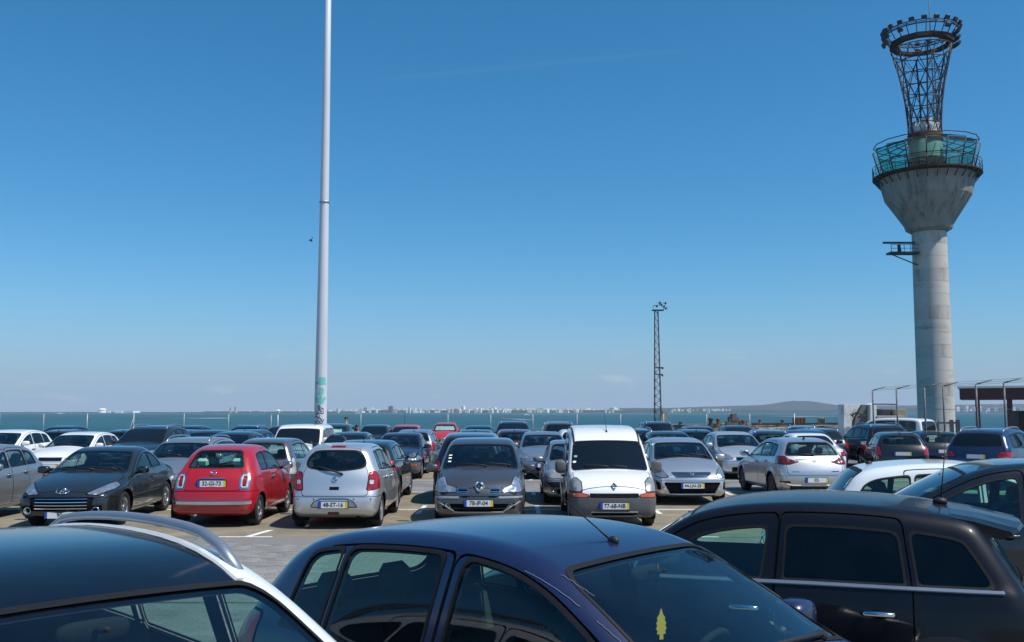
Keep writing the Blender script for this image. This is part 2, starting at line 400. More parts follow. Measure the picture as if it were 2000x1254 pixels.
class Shape:
    def __init__(s, sp):
        s.sp = sp; s.L, s.W, s.H = sp['L'], sp['W'], sp['H']
        prof = chaikin(sp['prof'], 3); prof[:, 0] = s.L / 2 - prof[:, 0]
        s.c = .015; s.x0, s.z0 = -s.L / 2 - .4, -.25
        nx, nz_ = int((s.L + .8) / s.c), int((s.H + .7) / s.c)
        gx = s.x0 + np.arange(nx) * s.c; gz = s.z0 + np.arange(nz_) * s.c
        X, Z = np.meshgrid(gx, gz, indexing='ij'); s.g = poly_sdf(X.ravel(), Z.ravel(), prof).reshape(nx, nz_)
        t = np.linspace(0, 2.2, 441); a = np.array(sp.get('sec', SEC)); s.sec = gsmooth(np.interp(t, a[:, 0], a[:, 1]), sp.get('secs', 5))
        u = np.linspace(0, 1, 401); a = np.array(sp.get('plan', PLAN)); s.plan = gsmooth(np.interp(u, a[:, 0], a[:, 1]), 5)
        b = np.array(sp['belt']); s.bs, s.bz = b[:, 0], b[:, 1]
        s.k = sp.get('k', .13); s.fo = sp['fo']; s.wb = sp['wb']; s.tr = sp['tr']; s.ra = s.tr + sp.get('arch', .045)
        s.wx = [s.L / 2 - s.fo, s.L / 2 - s.fo - s.wb]
    def belt(s, sv): return np.interp(sv, s.bs, s.bz)
    def S0(s, x, z):
        fx = np.clip((x - s.x0) / s.c, 0, s.g.shape[0] - 1.001); fz = np.clip((z - s.z0) / s.c, 0, s.g.shape[1] - 1.001)
        i = fx.astype(int); j = fz.astype(int); a = fx - i; b = fz - j; g = s.g
        return (g[i, j] * (1 - a) + g[i + 1, j] * a) * (1 - b) + (g[i, j + 1] * (1 - a) + g[i + 1, j + 1] * a) * b
    def S(s, x, y, z):
        y2 = y * y; t = sstep(-s.L / 4, s.L / 4, x); cf, cr_ = s.sp.get('sweep', (.16, .12))
        return s.S0(x + y2 * (cf * t - cr_ * (1 - t)), z + s.sp.get('crown', .05) * y2 * sstep(.5, 1.0, z))
    def Hw(s, x, z):
        sv = s.L / 2 - x; b = s.belt(sv); t = np.where(z < b, z / b, 1 + (z - b) / (s.H - b))
        h = s.W / 2 * np.interp(t, np.linspace(0, 2.2, 441), s.sec) * np.interp(sv / s.L, np.linspace(0, 1, 401), s.plan)
        h = h * (1 - s.sp.get('taper', .07) * sstep(.45, 1.0, sv / s.L) * np.clip(t - 1, 0, 1))
        fl = s.sp.get('flare', .014)
        for wx in s.wx:
            r_ = np.hypot(x - wx, z - s.tr); h = h + fl * np.exp(-((r_ - s.ra) / .08) ** 2) * (z < b)
        return h
    def F(s, P):
        x, y, z = P[:, 0], np.abs(P[:, 1]), P[:, 2]
        return smax(s.S(x, y, z), y - s.Hw(x, z), s.k)
    def grad(s, P, e=.015):
        g = np.empty_like(P)
        for a in range(3):
            d = np.zeros(3); d[a] = e; g[:, a] = s.F(P + d) - s.F(P - d)
        n = np.linalg.norm(g, axis=1, keepdims=True); return g / np.maximum(n, 1e-9), n[:, 0] / (2 * e)
    def project(s, P, it=3):
        for _ in range(it):
            g, m = s.grad(P); f = s.F(P); P = P - g * (f / np.maximum(m, .3))[:, None]
        return P
    def nets(s, h):
        lo = np.array([-s.L / 2 - .08, -s.W / 2 - .1, .08]); n = [int(math.ceil(v / h)) + 2 for v in (s.L + .16, s.W + .2, s.H + .05)]
        lo[1] = -(n[1] - 1) * h / 2
        ax = [lo[a] + np.arange(n[a]) * h for a in range(3)]
        X, Y, Z = np.meshgrid(*ax, indexing='ij'); P = np.stack([X.ravel(), Y.ravel(), Z.ravel()], 1)
        f = s.F(P).reshape(n); ng = f < 0
        cs = [v - 1 for v in n]; acc = np.zeros((*cs, 3)); cnt = np.zeros(cs)
        sl = lambda o: tuple(slice(o[a], o[a] + cs[a]) for a in range(3))
        I = np.stack(np.meshgrid(*[np.arange(c) for c in cs], indexing='ij'), -1).astype(float)
        for a in range(3):
            b, c = (a + 1) % 3, (a + 2) % 3
            for ob in (0, 1):
                for oc in (0, 1):
                    o0 = [0, 0, 0]; o0[b] = ob; o0[c] = oc; o1 = list(o0); o1[a] = 1
                    f0, f1 = f[sl(o0)], f[sl(o1)]; mk_ = (f0 < 0) != (f1 < 0)
                    t = np.where(mk_, f0 / np.where(mk_, f0 - f1, 1), 0)
                    pt = I + np.array(o0); pt[..., a] += t; acc += pt * mk_[..., None]; cnt += mk_
        act = cnt > 0; idx = -np.ones(cs, int); idx[act] = np.arange(act.sum())
        V = lo + acc[act] / cnt[act][:, None] * h
        T = []
        for a in range(3):
            b, c = (a + 1) % 3, (a + 2) % 3
            e0 = [slice(0, n[0]), slice(0, n[1]), slice(0, n[2])]; e0[a] = slice(0, n[a] - 1); e1 = list(e0); e1[a] = slice(1, n[a])
            ch = ng[tuple(e0)] != ng[tuple(e1)]; q = np.argwhere(ch)
            ok = (q[:, b] > 0) & (q[:, c] > 0) & (q[:, b] < cs[b]) & (q[:, c] < cs[c]); q = q[ok]
            def cell(db, dc):
                r_ = q.copy(); r_[:, b] += db; r_[:, c] += dc; return idx[r_[:, 0], r_[:, 1], r_[:, 2]]
            A, B_, Cc, D = cell(-1, -1), cell(0, -1), cell(0, 0), cell(-1, 0)
            T += [np.stack([A, B_, Cc], 1), np.stack([A, Cc, D], 1)]
        T = np.vstack(T); V = s.project(V, 4)
        g, _ = s.grad(V); fn = np.cross(V[T[:, 1]] - V[T[:, 0]], V[T[:, 2]] - V[T[:, 0]])
        fl = np.einsum('ij,ij->i', fn, g[T[:, 0]] + g[T[:, 1]] + g[T[:, 2]]) < 0
        T[fl] = T[fl][:, ::-1]
        return V, T
def split(V, T, d):
    """cut triangles along d = 0; returns V, inside (d<0), outside"""
    n = d[T] < 0; c = n.sum(1)
    tin, tout, mix = T[c == 3], T[c == 0], np.where((c == 1) | (c == 2))[0]
    if len(mix) == 0: return V, tin, tout
    t = T[mix]; nn = n[mix]; one = nn.sum(1) == 1
    lone = np.where(one, np.argmax(nn, 1), np.argmin(nn, 1)); ar = np.arange(len(t))
    a, b, e = t[ar, lone], t[ar, (lone + 1) % 3], t[ar, (lone + 2) % 3]
    ed = np.sort(np.vstack([np.stack([a, b], 1), np.stack([a, e], 1)]), 1)
    key = ed[:, 0].astype(np.int64) * len(V) + ed[:, 1]; uk, inv = np.unique(key, return_inverse=True)
    i0, i1 = uk // len(V), uk % len(V); d0, d1 = d[i0], d[i1]; tt = (d0 / (d0 - d1))[:, None]
    V2 = np.vstack([V, V[i0] * (1 - tt) + V[i1] * tt]); inv = inv + len(V); m = len(t); pb, pe = inv[:m], inv[m:]
    la = np.stack([a, pb, pe], 1); q1 = np.stack([pb, b, e], 1); q2 = np.stack([pb, e, pe], 1)
    tin = np.vstack([tin, la[one], q1[~one], q2[~one]]); tout = np.vstack([tout, la[~one], q1[one], q2[one]])
    return V2, tin, tout

class Car:
    def __init__(s, sp, lod=1):
        s.sp = sp; s.lod = lod; s.sh = Shape(sp); h = (.024, .036, .062)[lod]
        s.V, s.T = s.sh.nets(h); s.full = (s.V, s.T)
        s.root = empty('parked_car'); s.paint = sp['paint']
        s.glassm = ('glass_clear', 'glass_tint', 'dark_glass')[lod] if not sp.get('opaque') else 'dark_glass'
        s.solid = []
        s.make()
    # -------- fields
    def sv(s): return s.sh.L / 2 - s.V[:, 0]
    def cut(s, fn, gap=.004):
        """returns (inside, ring); the rest stays the body"""
        d = fn(); s.V, ti, rest = split(s.V, s.T, np.r_[d + gap]); 
        d = fn(); s.V, tr_, s.T = split(s.V, rest, d - gap)
        return ti, tr_
    def f_front(s, poly, sym=True):
        def fn():
            y = np.abs(s.V[:, 1]) if sym else s.V[:, 1]
            d = poly_sdf(y, s.V[:, 2], poly); return smax(d, s.sh.L / 2 - s.sp.get('fext', .45) - s.V[:, 0], .03)
        return fn
    def f_rear(s, poly, sym=True):
        def fn():
            y = np.abs(s.V[:, 1]) if sym else s.V[:, 1]
            d = poly_sdf(y, s.V[:, 2], poly); return smax(d, s.V[:, 0] + s.sh.L / 2 - s.sp.get('rext', .36), .03)
        return fn
    def f_side(s, poly, wm=None):
        def fn():
            d = poly_sdf(s.sv(), s.V[:, 2], poly)
            if wm is not None: d = smax(d, s.sh.S(s.V[:, 0], s.V[:, 1], s.V[:, 2]) + wm, .05)
            return np.where(np.abs(s.V[:, 1]) > .2, d, 1.0)
        return fn
    # -------- turning triangles into objects
    def emit(s, name, groups, parent=None, side=0, label=None):
        """groups: list of (T, material, offset)"""
        Vs, Ns, Ts, mi, mats = [], [], [], [], []; k = 0
        for T, mat, off in groups:
            if side:
                cy = s.V[T].mean(1)[:, 1] * side; T = T[cy > 0]
            if len(T) == 0: continue
            u, inv = np.unique(T, return_inverse=True); v = s.V[u]
            g, _ = s.sh.grad(v); v = v + g * off
            if mat not in mats: mats.append(mat)
            Vs.append(v); Ns.append(g); Ts.append(inv.reshape(-1, 3) + k); mi.append(np.full(len(T), mats.index(mat))); k += len(v)
        if not Ts: return None
        V, N, T = np.vstack(Vs), np.vstack(Ns), np.vstack(Ts); mi = np.concatenate(mi)
        me = bpy.data.meshes.new(name); me.vertices.add(len(V)); me.vertices.foreach_set('co', V.ravel())
        me.loops.add(len(T) * 3); me.loops.foreach_set('vertex_index', T.ravel().astype(np.int32))
        me.polygons.add(len(T)); me.polygons.foreach_set('loop_start', np.arange(0, len(T) * 3, 3, dtype=np.int32))
        try: me.polygons.foreach_set('loop_total', np.full(len(T), 3, dtype=np.int32))
        except Exception: pass
        me.polygons.foreach_set('material_index', mi.astype(np.int32)); me.polygons.foreach_set('use_smooth', np.ones(len(T), bool))
        me.update(calc_edges=True); me.validate()
        if len(me.polygons) == len(T): me.normals_split_custom_set_from_vertices(N.tolist())
        o = link(name, me, mats, parent or s.root)
        if label: o['label'] = label
        return o
    def pair(s, name, groups, parent=None):
        return [s.emit(name, groups, parent, side=sd) for sd in (1, -1)]
    # -------- surface queries (local coordinates)
    def _march(s, p, d, n=40):
        p, d = np.array(p, float), np.array(d, float); a, b = 0.0, None; st = .03
        for i in range(200):
            if s.sh.F((p + d * (i * st))[None])[0] < 0: b = i * st; a = b - st; break
        if b is None: return None
        for _ in range(18):
            m = (a + b) / 2
            if s.sh.F((p + d * m)[None])[0] < 0: b = m
            else: a = m
        q = p + d * a; g, _ = s.sh.grad(q[None]); return Vector(q), Vector(g[0])
    def sx(s, y, z, front=True):
        sg = 1 if front else -1; r_ = s._march((sg * (s.sh.L / 2 + .3), y, z), (-sg, 0, 0)); return r_ or (Vector((sg * s.sh.L / 2, y, z)), Vector((sg, 0, 0)))
    def sy(s, sv, z, side=1):
        r_ = s._march((s.sh.L / 2 - sv, side * (s.sh.W / 2 + .3), z), (0, -side, 0)); return r_ or (Vector((s.sh.L / 2 - sv, side * s.sh.W / 2, z)), Vector((0, side, 0)))
    def sz(s, sv, y): 
        r_ = s._march((s.sh.L / 2 - sv, y, s.sh.H + .4), (0, 0, -1)); return r_ or (Vector((s.sh.L / 2 - sv, y, s.sh.H)), Vector((0, 0, 1)))
    # -------- details
    def strip(s, name, pts, hw, th, mat, parent=None, off=.004):
        """flat moulding that follows surface points [(p, n)], half width hw across, thickness th"""
        m = MB(); P = [p + n * off for p, n in pts]; n_ = len(P); vs = []
        for i in range(n_):
            d = (P[min(i + 1, n_ - 1)] - P[max(i - 1, 0)]).normalized(); nn = pts[i][1]; a = nn.cross(d).normalized()
            for su, sn in ((-1, 0), (-.7, 1), (.7, 1), (1, 0)): vs.append(P[i] + a * (su * hw) + nn * (sn * th - .002))
        fs = []
        for i in range(n_ - 1):
            for k in range(4): fs.append((i * 4 + k, i * 4 + (k + 1) % 4, i * 4 + 4 + (k + 1) % 4, i * 4 + 4 + k))
        fs += [(0, 1, 2, 3), tuple(n_ * 4 - 4 + k for k in (3, 2, 1, 0))]
        m.add(vs, fs); return m.build(name, mat, parent or s.root)
    def hbar(s, name, front, y0, y1, z0, hw, th, mat, z1=None, off=.004, n=9, parent=None):
        z1 = z0 if z1 is None else z1
        return s.strip(name, [s.sx(y0 + (y1 - y0) * i / (n - 1), z0 + (z1 - z0) * i / (n - 1), front) for i in range(n)], hw, th, mat, parent, off)
    def plate(s, front, z, text=None, y=0, off=.012, yellow='plate_yellow'):
        p, n = s.sx(y, z, front); sg = 1 if front else -1; W2, H2 = .26, .056
        p = Vector((p.x + sg * off, y, z)); m = MB(); rt = Vector((0, sg, 0)); up = Vector((0, 0, 1)); d = Vector((sg, 0, 0))
        m.prism([(-W2 - .012, -H2 - .01), (W2 + .012, -H2 - .01), (W2 + .012, H2 + .01), (-W2 - .012, H2 + .01)], p - d * .03, rt, up, d * .03, 3)
        o1 = p + d * .001
        for (a, b, mi) in ((-W2, -W2 + .045, 1), (-W2 + .045, W2 - .045, 0), (W2 - .045, W2, 2)):
            m.prism([(a, -H2), (b, -H2), (b, H2), (a, H2)], o1, rt, up, d * .004, mi)
        o = m.build('number_plate', ['plate_white' if yellow == 'plate_yellow' else yellow, 'plate_blue', yellow, 'plastic_black'], s.root)
        if text:
            vs, fs = text_mesh(text, .105); k = MB(); q = o1 + d * .0065
            k.add([q + rt * (v[0] * .93) + up * (v[1] + .002) + d * v[2] for v in vs], fs); k.build('plate_lettering', 'plate_black', o)
        return o
    def badge(s, kind, front, z, r_=.05, y=0):
        p, n = s.sx(y, z, front); sg = 1 if front else -1; up = (Vector((0, 0, 1)) - n * n.z).normalized(); rt = up.cross(n).normalized(); p = p + n * .012; m = MB()
        def ring(ax, ay, w_, mi=0, N=20): m.tube([p + rt * (math.cos(2 * math.pi * k / N) * ax) + up * (math.sin(2 * math.pi * k / N) * ay) for k in range(N)], w_, 5, mi, closed=True)
        def seg(a, b, w_, mi=0): m.tube([p + rt * a[0] + up * a[1], p + rt * b[0] + up * b[1]], w_, 5, mi)
        if kind == 'diamond':
            q = [(0, 1.25), (.85, .1), (0, -1.25), (-.85, .1)]
            for k in range(4): seg([c * r_ for c in q[k]], [c * r_ for c in q[(k + 1) % 4]], r_ * .22)
            for k in range(4): seg([c * r_ * .38 for c in q[k]], [c * r_ * .38 for c in q[(k + 1) % 4]], r_ * .06, 1)
        elif kind == 'ringbar': ring(r_, r_, r_ * .16); seg((-r_ * 1.25, 0), (r_ * 1.25, 0), r_ * .2)
        elif kind == 'zigring':
            ring(r_ * 1.1, r_ * 1.1, r_ * .13); seg((-r_ * 1.2, r_ * .12), (r_ * .15, r_ * .1), r_ * .1); seg((r_ * .15, r_ * .12), (-r_ * .15, -r_ * .12), r_ * .1); seg((-r_ * .15, -r_ * .1), (r_ * 1.2, -r_ * .12), r_ * .1)
        elif kind == 'ovals': ring(r_ * 1.3, r_ * .85, r_ * .11); ring(r_ * .45, r_ * .8, r_ * .09); ring(r_ * .85, r_ * .35, r_ * .09)
        elif kind == 'redround':
            ring(r_, r_, r_ * .18); vs = [p + rt * (math.cos(2 * math.pi * k / 16) * r_) + up * (math.sin(2 * math.pi * k / 16) * r_) for k in range(16)]
            m.prism([(math.cos(2 * math.pi * k / 16) * r_ * .95, math.sin(2 * math.pi * k / 16) * r_ * .95) for k in range(16)], p - n * .008, rt, up, n * .01, 1)
            for a in (-.45, -.15, .15, .45): seg((a * r_, -r_ * .35), (a * r_, r_ * .35), r_ * .07)
        elif kind == 'lion':
            for k in range(12): pass
            seg((-r_ * 1.4, r_ * .7), (-r_ * 1.2, -r_ * .75), r_ * .12); seg((-r_ * 1.2, -r_ * .75), (0, -r_ * 1.1), r_ * .12); seg((0, -r_ * 1.1), (r_ * 1.2, -r_ * .75), r_ * .12); seg((r_ * 1.2, -r_ * .75), (r_ * 1.4, r_ * .7), r_ * .12)
            seg((-r_ * .5, -r_ * .6), (-r_ * .1, r_ * .2), r_ * .2); seg((-r_ * .1, r_ * .2), (r_ * .5, r_ * .6), r_ * .24); seg((r_ * .1, r_ * .1), (r_ * .7, -r_ * .1), r_ * .16); seg((-r_ * .1, 0), (r_ * .35, -r_ * .6), r_ * .16); seg((r_ * .5, .5 * r_), (r_ * .75, r_ * .25), r_ * .2)
        return m.build('badge', ['chrome', 'tail_red' if kind == 'redround' else 'plastic_black'], s.root)
    def disc(s, name, front, y, z, r_, mats, depth=.02):
        """round lamp or pipe end: a bowl (first material) inside a raised rim (second)"""
        p, n = s.sx(y, z, front); sg = 1 if front else -1; cx = p.x + sg * .006; m = MB(); N = 18
        pr = [(.001, -depth), (r_ * .7, -depth * .6), (r_ * .82, 0), (r_, .004), (r_ * 1.05, -depth)]
        vs = [(cx + sg * h, y + q * math.cos(2 * math.pi * k / N), z + q * math.sin(2 * math.pi * k / N)) for k in range(N) for (q, h) in pr]
        def fs(i): return [(k * 5 + i, ((k + 1) % N) * 5 + i, ((k + 1) % N) * 5 + i + 1, k * 5 + i + 1) for k in range(N)]
        m.add(vs, fs(0) + fs(1), 0, True); k0 = 0
        m.add([], [], 1)
        for i in (2, 3):
            m.f += fs(i); m.mi += [1] * N; m.sm += [True] * N
        return m.build(name, mats, s.root)
    def wiper(s, front, y0, z0, y1, z1, w_=.012):
        m = MB(); pts = []
        for i in range(7):
            t = i / 6; p, n = s.sx(y0 + (y1 - y0) * t, z0 + (z1 - z0) * t, front); pts.append(p + n * (.02 + .02 * math.sin(t * math.pi)))
        m.tube(pts, [w_ * 1.5] + [w_] * 5 + [w_ * .6], 5); p, n = s.sx(y0, z0, front); m.ellipsoid(p + n * .01, (.03, .03, .025), 8, 5)
        return m.build('wiper', 'plastic_black', s.root)
    def mirrors(s, sv, z, mat=None, h=(.085, .115, .075), stalk=.08):
        for sd in (1, -1):
            p, n = s.sy(sv, z, sd); m = MB(); c = p + Vector((.01, sd * (stalk + h[1] * .55), .05))
            m.ellipsoid(c, h, 14, 9, .62, 0)
            m.tube([p + Vector((0, -sd * .02, -.02)), p + Vector((.0, sd * (stalk + .01), .015))], [.03, .025], 6, 1)
            o = m.build('wing_mirror', [mat or s.paint, 'plastic_black'], s.root)
            g = MB(); g.prism([(math.cos(a) * h[1] * .82, math.sin(a) * h[2] * .8) for a in [2 * math.pi * k / 14 for k in range(14)]], c + Vector((-h[0] - .003, 0, 0)), (0, 1, 0), (0, 0, 1), (.02, 0, 0)); g.build('mirror_glass', 'chrome', o)
    def handle(s, door_objs, sv, z, mat=None, ln=.10):
        for sd, d in zip((1, -1), door_objs):
            if d is None: continue
            p, n = s.sy(sv, z, sd); m = MB(); m.tube([p + Vector((-ln, 0, 0)) + n * .0, p + Vector((-ln * .8, 0, .002)) + n * .03, p + Vector((0, 0, .004)) + n * .035, p + Vector((ln * .8, 0, .002)) + n * .03, p + Vector((ln, 0, 0))], [.012, .016, .017, .016, .012], 8)
            m.build('door_handle', mat or s.paint, d)
            if s.lod < 2:
                b_ = MB(); q = p + n * .003; b_.ellipsoid(q, (ln * .55, .006, .035), 12, 6); b_.build('handle_recess', 'trim_gap', d)
    def rails(s, s0, s1, y, mat='rail_grey', r_=.022, lift=.05, flat=1.0):
        for sd in (1, -1):
            pts = []
            for i in range(15):
                t = i / 14; p, n = s.sz(s0 + (s1 - s0) * t, sd * y); k = min(1, math.sin(t * math.pi) * 2.6) ** .6 if 0 < t < 1 else 0
                pts.append(p + Vector((0, 0, -.012 + (lift + .012) * k)))
            m = MB(); m.tube(pts, [r_ * .8] + [r_] * 13 + [r_ * .8], 8, sx=flat); m.build('roof_rail', mat, s.root)
    def antenna(s, sv, ln=.25, tilt=40, y=0, r_=.005, base=.025):
        p, n = s.sz(sv, y); m = MB(); a = R(tilt); d = Vector((-math.sin(a), 0, math.cos(a)))
        m.ellipsoid(p + Vector((0, 0, .005)), (base * 1.3, base * .8, base), 10, 6); m.tube([p, p + d * .1, p + d * ln], [r_ * 2, r_ * 1.1, r_ * .7], 5)
        m.build('antenna', 'plastic_black', s.root)
    def shade(s, mat):
        """folding sunshade standing just behind the windscreen"""
        zc, zh = s.sp['ws'][0] + .05, s.sp['ws'][1] - .05; vs = []; fs = []; n = 8
        for i in range(n + 1):
            y = -.5 + i / n
            for z in (zc, zh - .10 * abs(math.sin(3.1 * i)) * .4):
                p, nn = s.sx(y * (1.12 if z == zc else .98), z, True); vs.append(p - nn * (.035 + .012 * (i % 2)))
        fs = [(2 * i, 2 * i + 2, 2 * i + 3, 2 * i + 1) for i in range(n)]
        m = MB(); m.add(vs, fs); m.build('windscreen_shade', mat, s.root)
    def wheels(s):
        sp, sh = s.sp, s.sh; tr = sh.tr; tw = sp.get('tw', .195); st = sp.get('rim', 'alloy5'); yo = sh.W / 2 - .02
        for ax in (0, 1):
            for sd in (1, -1):
                c = empty('wheel', (sh.wx[ax], 0, tr), parent=s.root)
                y1 = sd * (yo - .015); y0 = sd * (yo - .015 - tw); q = tr * .66
                n = 36 if s.lod < 2 else 20
                def Y(t): return y0 + (y1 - y0) * t
                m = MB(); m.lathe([(q, Y(.06)), (q + .03, Y(0)), (tr - .03, Y(0)), (tr, Y(.14)), (tr, Y(.86)), (tr - .03, Y(1.0)), (q + .035, Y(1.0)), (q + .012, Y(.98)), (q, Y(.94))], n, 'y')
                m.build('tyre', 'tyre_rubber', c)
                g = MB(); mt = {'alloy5': 'alloy', 'alloy8': 'alloy', 'dark': 'alloy_dark', 'cap': 'hubcap'}[st]
                g.lathe([(q, Y(.05)), (q, Y(.93)), (q - .012, Y(.97)), (q - .022, Y(.94)), (q - .03, Y(.80))], n, 'y', mi=0)
                g.lathe([(q - .02, Y(.45)), (.001, Y(.45))], 18, 'y', mi=1)
                ns, wd = {'alloy5': (5, .030), 'alloy8': (8, .018), 'dark': (5, .03), 'cap': (7, .042)}[st]
                if st == 'dark': ns = 10; wd = .014
                for k in range(ns):
                    a = 2 * math.pi * (k + .25) / ns; ca, sa = math.cos(a), math.sin(a); r0, r1 = .03, q - .015
                    vs = []
                    for rr, ww, yy in ((r0, wd * .9, .9), (r1, wd * 1.25, .93)):
                        for sw in (-1, 1):
                            for dy in (0, -.22): vs.append((rr * ca - sw * ww * sa, Y(yy + dy), rr * sa + sw * ww * ca))
                    g.add(vs, [(0, 2, 6, 4), (1, 5, 7, 3), (0, 4, 5, 1), (2, 3, 7, 6), (4, 6, 7, 5)], 0)
                g.lathe([(.065, Y(.7)), (.062, Y(.93)), (.03, Y(.99)), (.001, Y(1.0))], 14, 'y', mi=0)
                g.build('rim', [mt, 'chassis'], c)
        ra = sh.ra + .01
        for ax in (0, 1):
            for sd in (1, -1):
                m = MB(); y1 = sd * (sh.W / 2 - .035); y0 = sd * (sh.W / 2 - .34)
                m.lathe([(ra, y1), (ra, y0), (.001, y0)], 20, 'y', c=(sh.wx[ax], 0, sh.tr), a0=R(-25), a1=R(205)); m.build('wheel_well', 'chassis', s.root)
    def interior(s):
        sh, sp = s.sh, s.sp; V, T = s.full; m = sp.get('in', {})
        # liner behind the paint: everything above the sills that is not glass
        T2 = np.vstack(s.solid); keep = s.V[T2].mean(1)[:, 2] > .5; s.emit('interior_lining', [(T2[keep], 'interior', -.028)])
        b = float(sh.belt(sp['ws'][3] + .5)); L2 = sh.L / 2; sc0 = sp['ws'][3]
        d = MB(); wdt = sh.W / 2 - .14; d.box((L2 - sc0 - .10, 0, b - .20), (.28, wdt, .16), bevel=.08); d.ellipsoid((L2 - sc0 - .28, .36, b - .05), (.14, .20, .07), 14, 6, .7); d.build('dashboard', m.get('dash', 'interior'), s.root)
        w_ = MB(); cx_, cz_ = L2 - sc0 - .62, b - .06; N = 22; ti = R(28)
        w_.tube([(cx_ - math.sin(ti) * .185 * math.sin(2 * math.pi * k / N) * -1, .36 + .185 * math.cos(2 * math.pi * k / N), cz_ + math.cos(ti) * .185 * math.sin(2 * math.pi * k / N)) for k in range(N)], .017, 6, closed=True)
        w_.ellipsoid((cx_ + .02, .36, cz_), (.04, .07, .06), 10, 6); w_.tube([(cx_ + .02, .19, cz_), (cx_ + .02, .53, cz_)], .014, 6); w_.tube([(cx_ + .02, .36, cz_), (cx_ + .3, .36, cz_ - .1)], .03, 6)
        w_.build('steering_wheel', 'interior', s.root)
        rows = m.get('rows', [(sc0 + 1.18, (.36, -.36)), (sc0 + 2.0, (.40, 0, -.40))])
        top = sp.get('seat_top', b + .10)
        for i, (ss, ys) in enumerate(rows):
            for y in ys:
                x = L2 - ss; k = MB(); hw = .235 if i == 0 else .21; rot = Matrix.Rotation(R(-16), 3, 'Y')
                k.box((x + .2, y, .50), (.25, hw, .09), bevel=.06); k.box((x - .08, y, .50 + (top - .50) / 2 - .02), (.065, hw, (top - .5) / 2 + .04), rot=rot, bevel=.055)
                hx = x - .10 - (top - .5) * .27
                k.box((hx, y, top + .10), (.045, .125 if i == 0 else .11, .085), rot=rot, bevel=.045, mi=1)
                for e in (-.05, .05): k.tube([(hx + .03, y + e, top - .03), (hx + .01, y + e, top + .05)], .008, 5)
                k.build('seat', ['seat_fabric', m.get('head', 'seat_fabric')], s.root)
        f = MB(); f.box((0, 0, .36), (sh.L / 2 - .75, sh.W / 2 - .2, .03)); f.build('cabin_floor', 'interior', s.root)
        mir = MB(); p, n = s.sx(0, sp['ws'][1] - .06, True); mir.ellipsoid(p + Vector((-.1, 0, -.02)), (.02, .11, .035), 12, 6, .6); mir.tube([p, p + Vector((-.1, 0, -.02))], .01, 5); mir.build('rear_view_mirror', 'interior', s.root)
    # -------- assembling
    def make(s):
        sp, sh, lod = s.sp, s.sh, s.lod; gp = .0045 if lod < 2 else .006
        ring_body = []
        # wheel arches
        tm = sp.get('archtrim', 0)
        for wx in sh.wx:
            def fa(wx=wx): return np.where(np.abs(s.V[:, 1]) > sh.W * .27, np.hypot(s.V[:, 0] - wx, s.V[:, 2] - sh.tr) - sh.ra - tm * .5, 1)
            ti, tr_ = s.cut(fa, max(tm * .5, .001))
            if tm: ring_body.append((tr_, 'plastic_black', .006))
        # side windows
        for wd in sp['wins']:
            b0, t0, b1, t1 = wd[:4]; gm = wd[4] if len(wd) > 4 and wd[4] and lod < 2 else s.glassm; mg = wd[5] if len(wd) > 5 and wd[5] else sp.get('wm', .105)
            lift = wd[6] if len(wd) > 6 else 0.0
            n = 6; bl = [(b0 + (b1 - b0) * i / n, float(sh.belt(b0 + (b1 - b0) * i / n)) + .03 + lift * i / n) for i in range(n + 1)]
            poly = bl + [(t1, sh.H + .2), (t0, sh.H + .2)]
            ti, tr_ = s.cut(s.f_side(poly, mg), (.008, .012, .016)[lod])
            sm_ = sp.get('seal', 'rubber')
            s.pair('side_window', [(ti, gm, -.004), (tr_, sm_, .003)]); s.solid.append(tr_)
        # windscreen and rear window
        zc, zh, mgn, sc0 = sp['ws']
        def fw():
            x, y, z = s.V[:, 0], np.abs(s.V[:, 1]), s.V[:, 2]
            d = smax(smax(zc + sp.get('wsc', .05) * (y / .6) ** 2 * -1 - z, z - (zh - .02 * (y / .6) ** 2), .05), y - (sh.Hw(x, z) - mgn), .07)
            return np.where((x > -.05 * sh.L) & (sh.L / 2 - x > sc0 - .35), d, 1)
        ti, tr_ = s.cut(fw, (.0055, .009, .011)[lod]); s.emit('windscreen', [(ti, sp.get('wsg') if sp.get('wsg') and lod < 2 else ('glass_wind' if s.glassm != 'dark_glass' else 'dark_glass'), -.003), (tr_, 'rubber', .003)]); s.solid.append(tr_)
        if sp.get('rw'):
            z0, z1, mgn = sp['rw'][:3]; bow = sp.get('rwbow', 0)
            def fr():
                x, y, z = s.V[:, 0], np.abs(s.V[:, 1]), s.V[:, 2]
                d = smax(smax(z0 + bow * (1 - (y / .6) ** 2) * -1 - z, z - (z1 - .02 * (y / .6) ** 2), .06), y - (sh.Hw(x, z) - mgn), sp.get('rwk', .10))
                return np.where(x < -.08 * sh.L, d, 1)
            ti, tr_ = s.cut(fr, .012); s.emit('rear_window', [(ti, sp.get('rwg') if sp.get('rwg') and lod < 2 else s.glassm, -.003), (tr_, 'rubber', .002)]); s.solid.append(tr_)
        # glazed roof panel
        if sp.get('roofglass'):
            a, b, mgn = sp['roofglass']
            def fg():
                x, y, z = s.V[:, 0], np.abs(s.V[:, 1]), s.V[:, 2]; sv = sh.L / 2 - x
                return np.where(z > sh.H * .75, smax(smax(a - sv, sv - b, .05), y - (sh.Hw(x, np.minimum(z, sh.H - .06)) - mgn), .08), 1)
            ti, tr_ = s.cut(fg, .004); s.emit('glass_roof', [(ti, 'glass_roof', .001), (tr_, 'rubber', .002)]); s.solid += [ti, tr_]
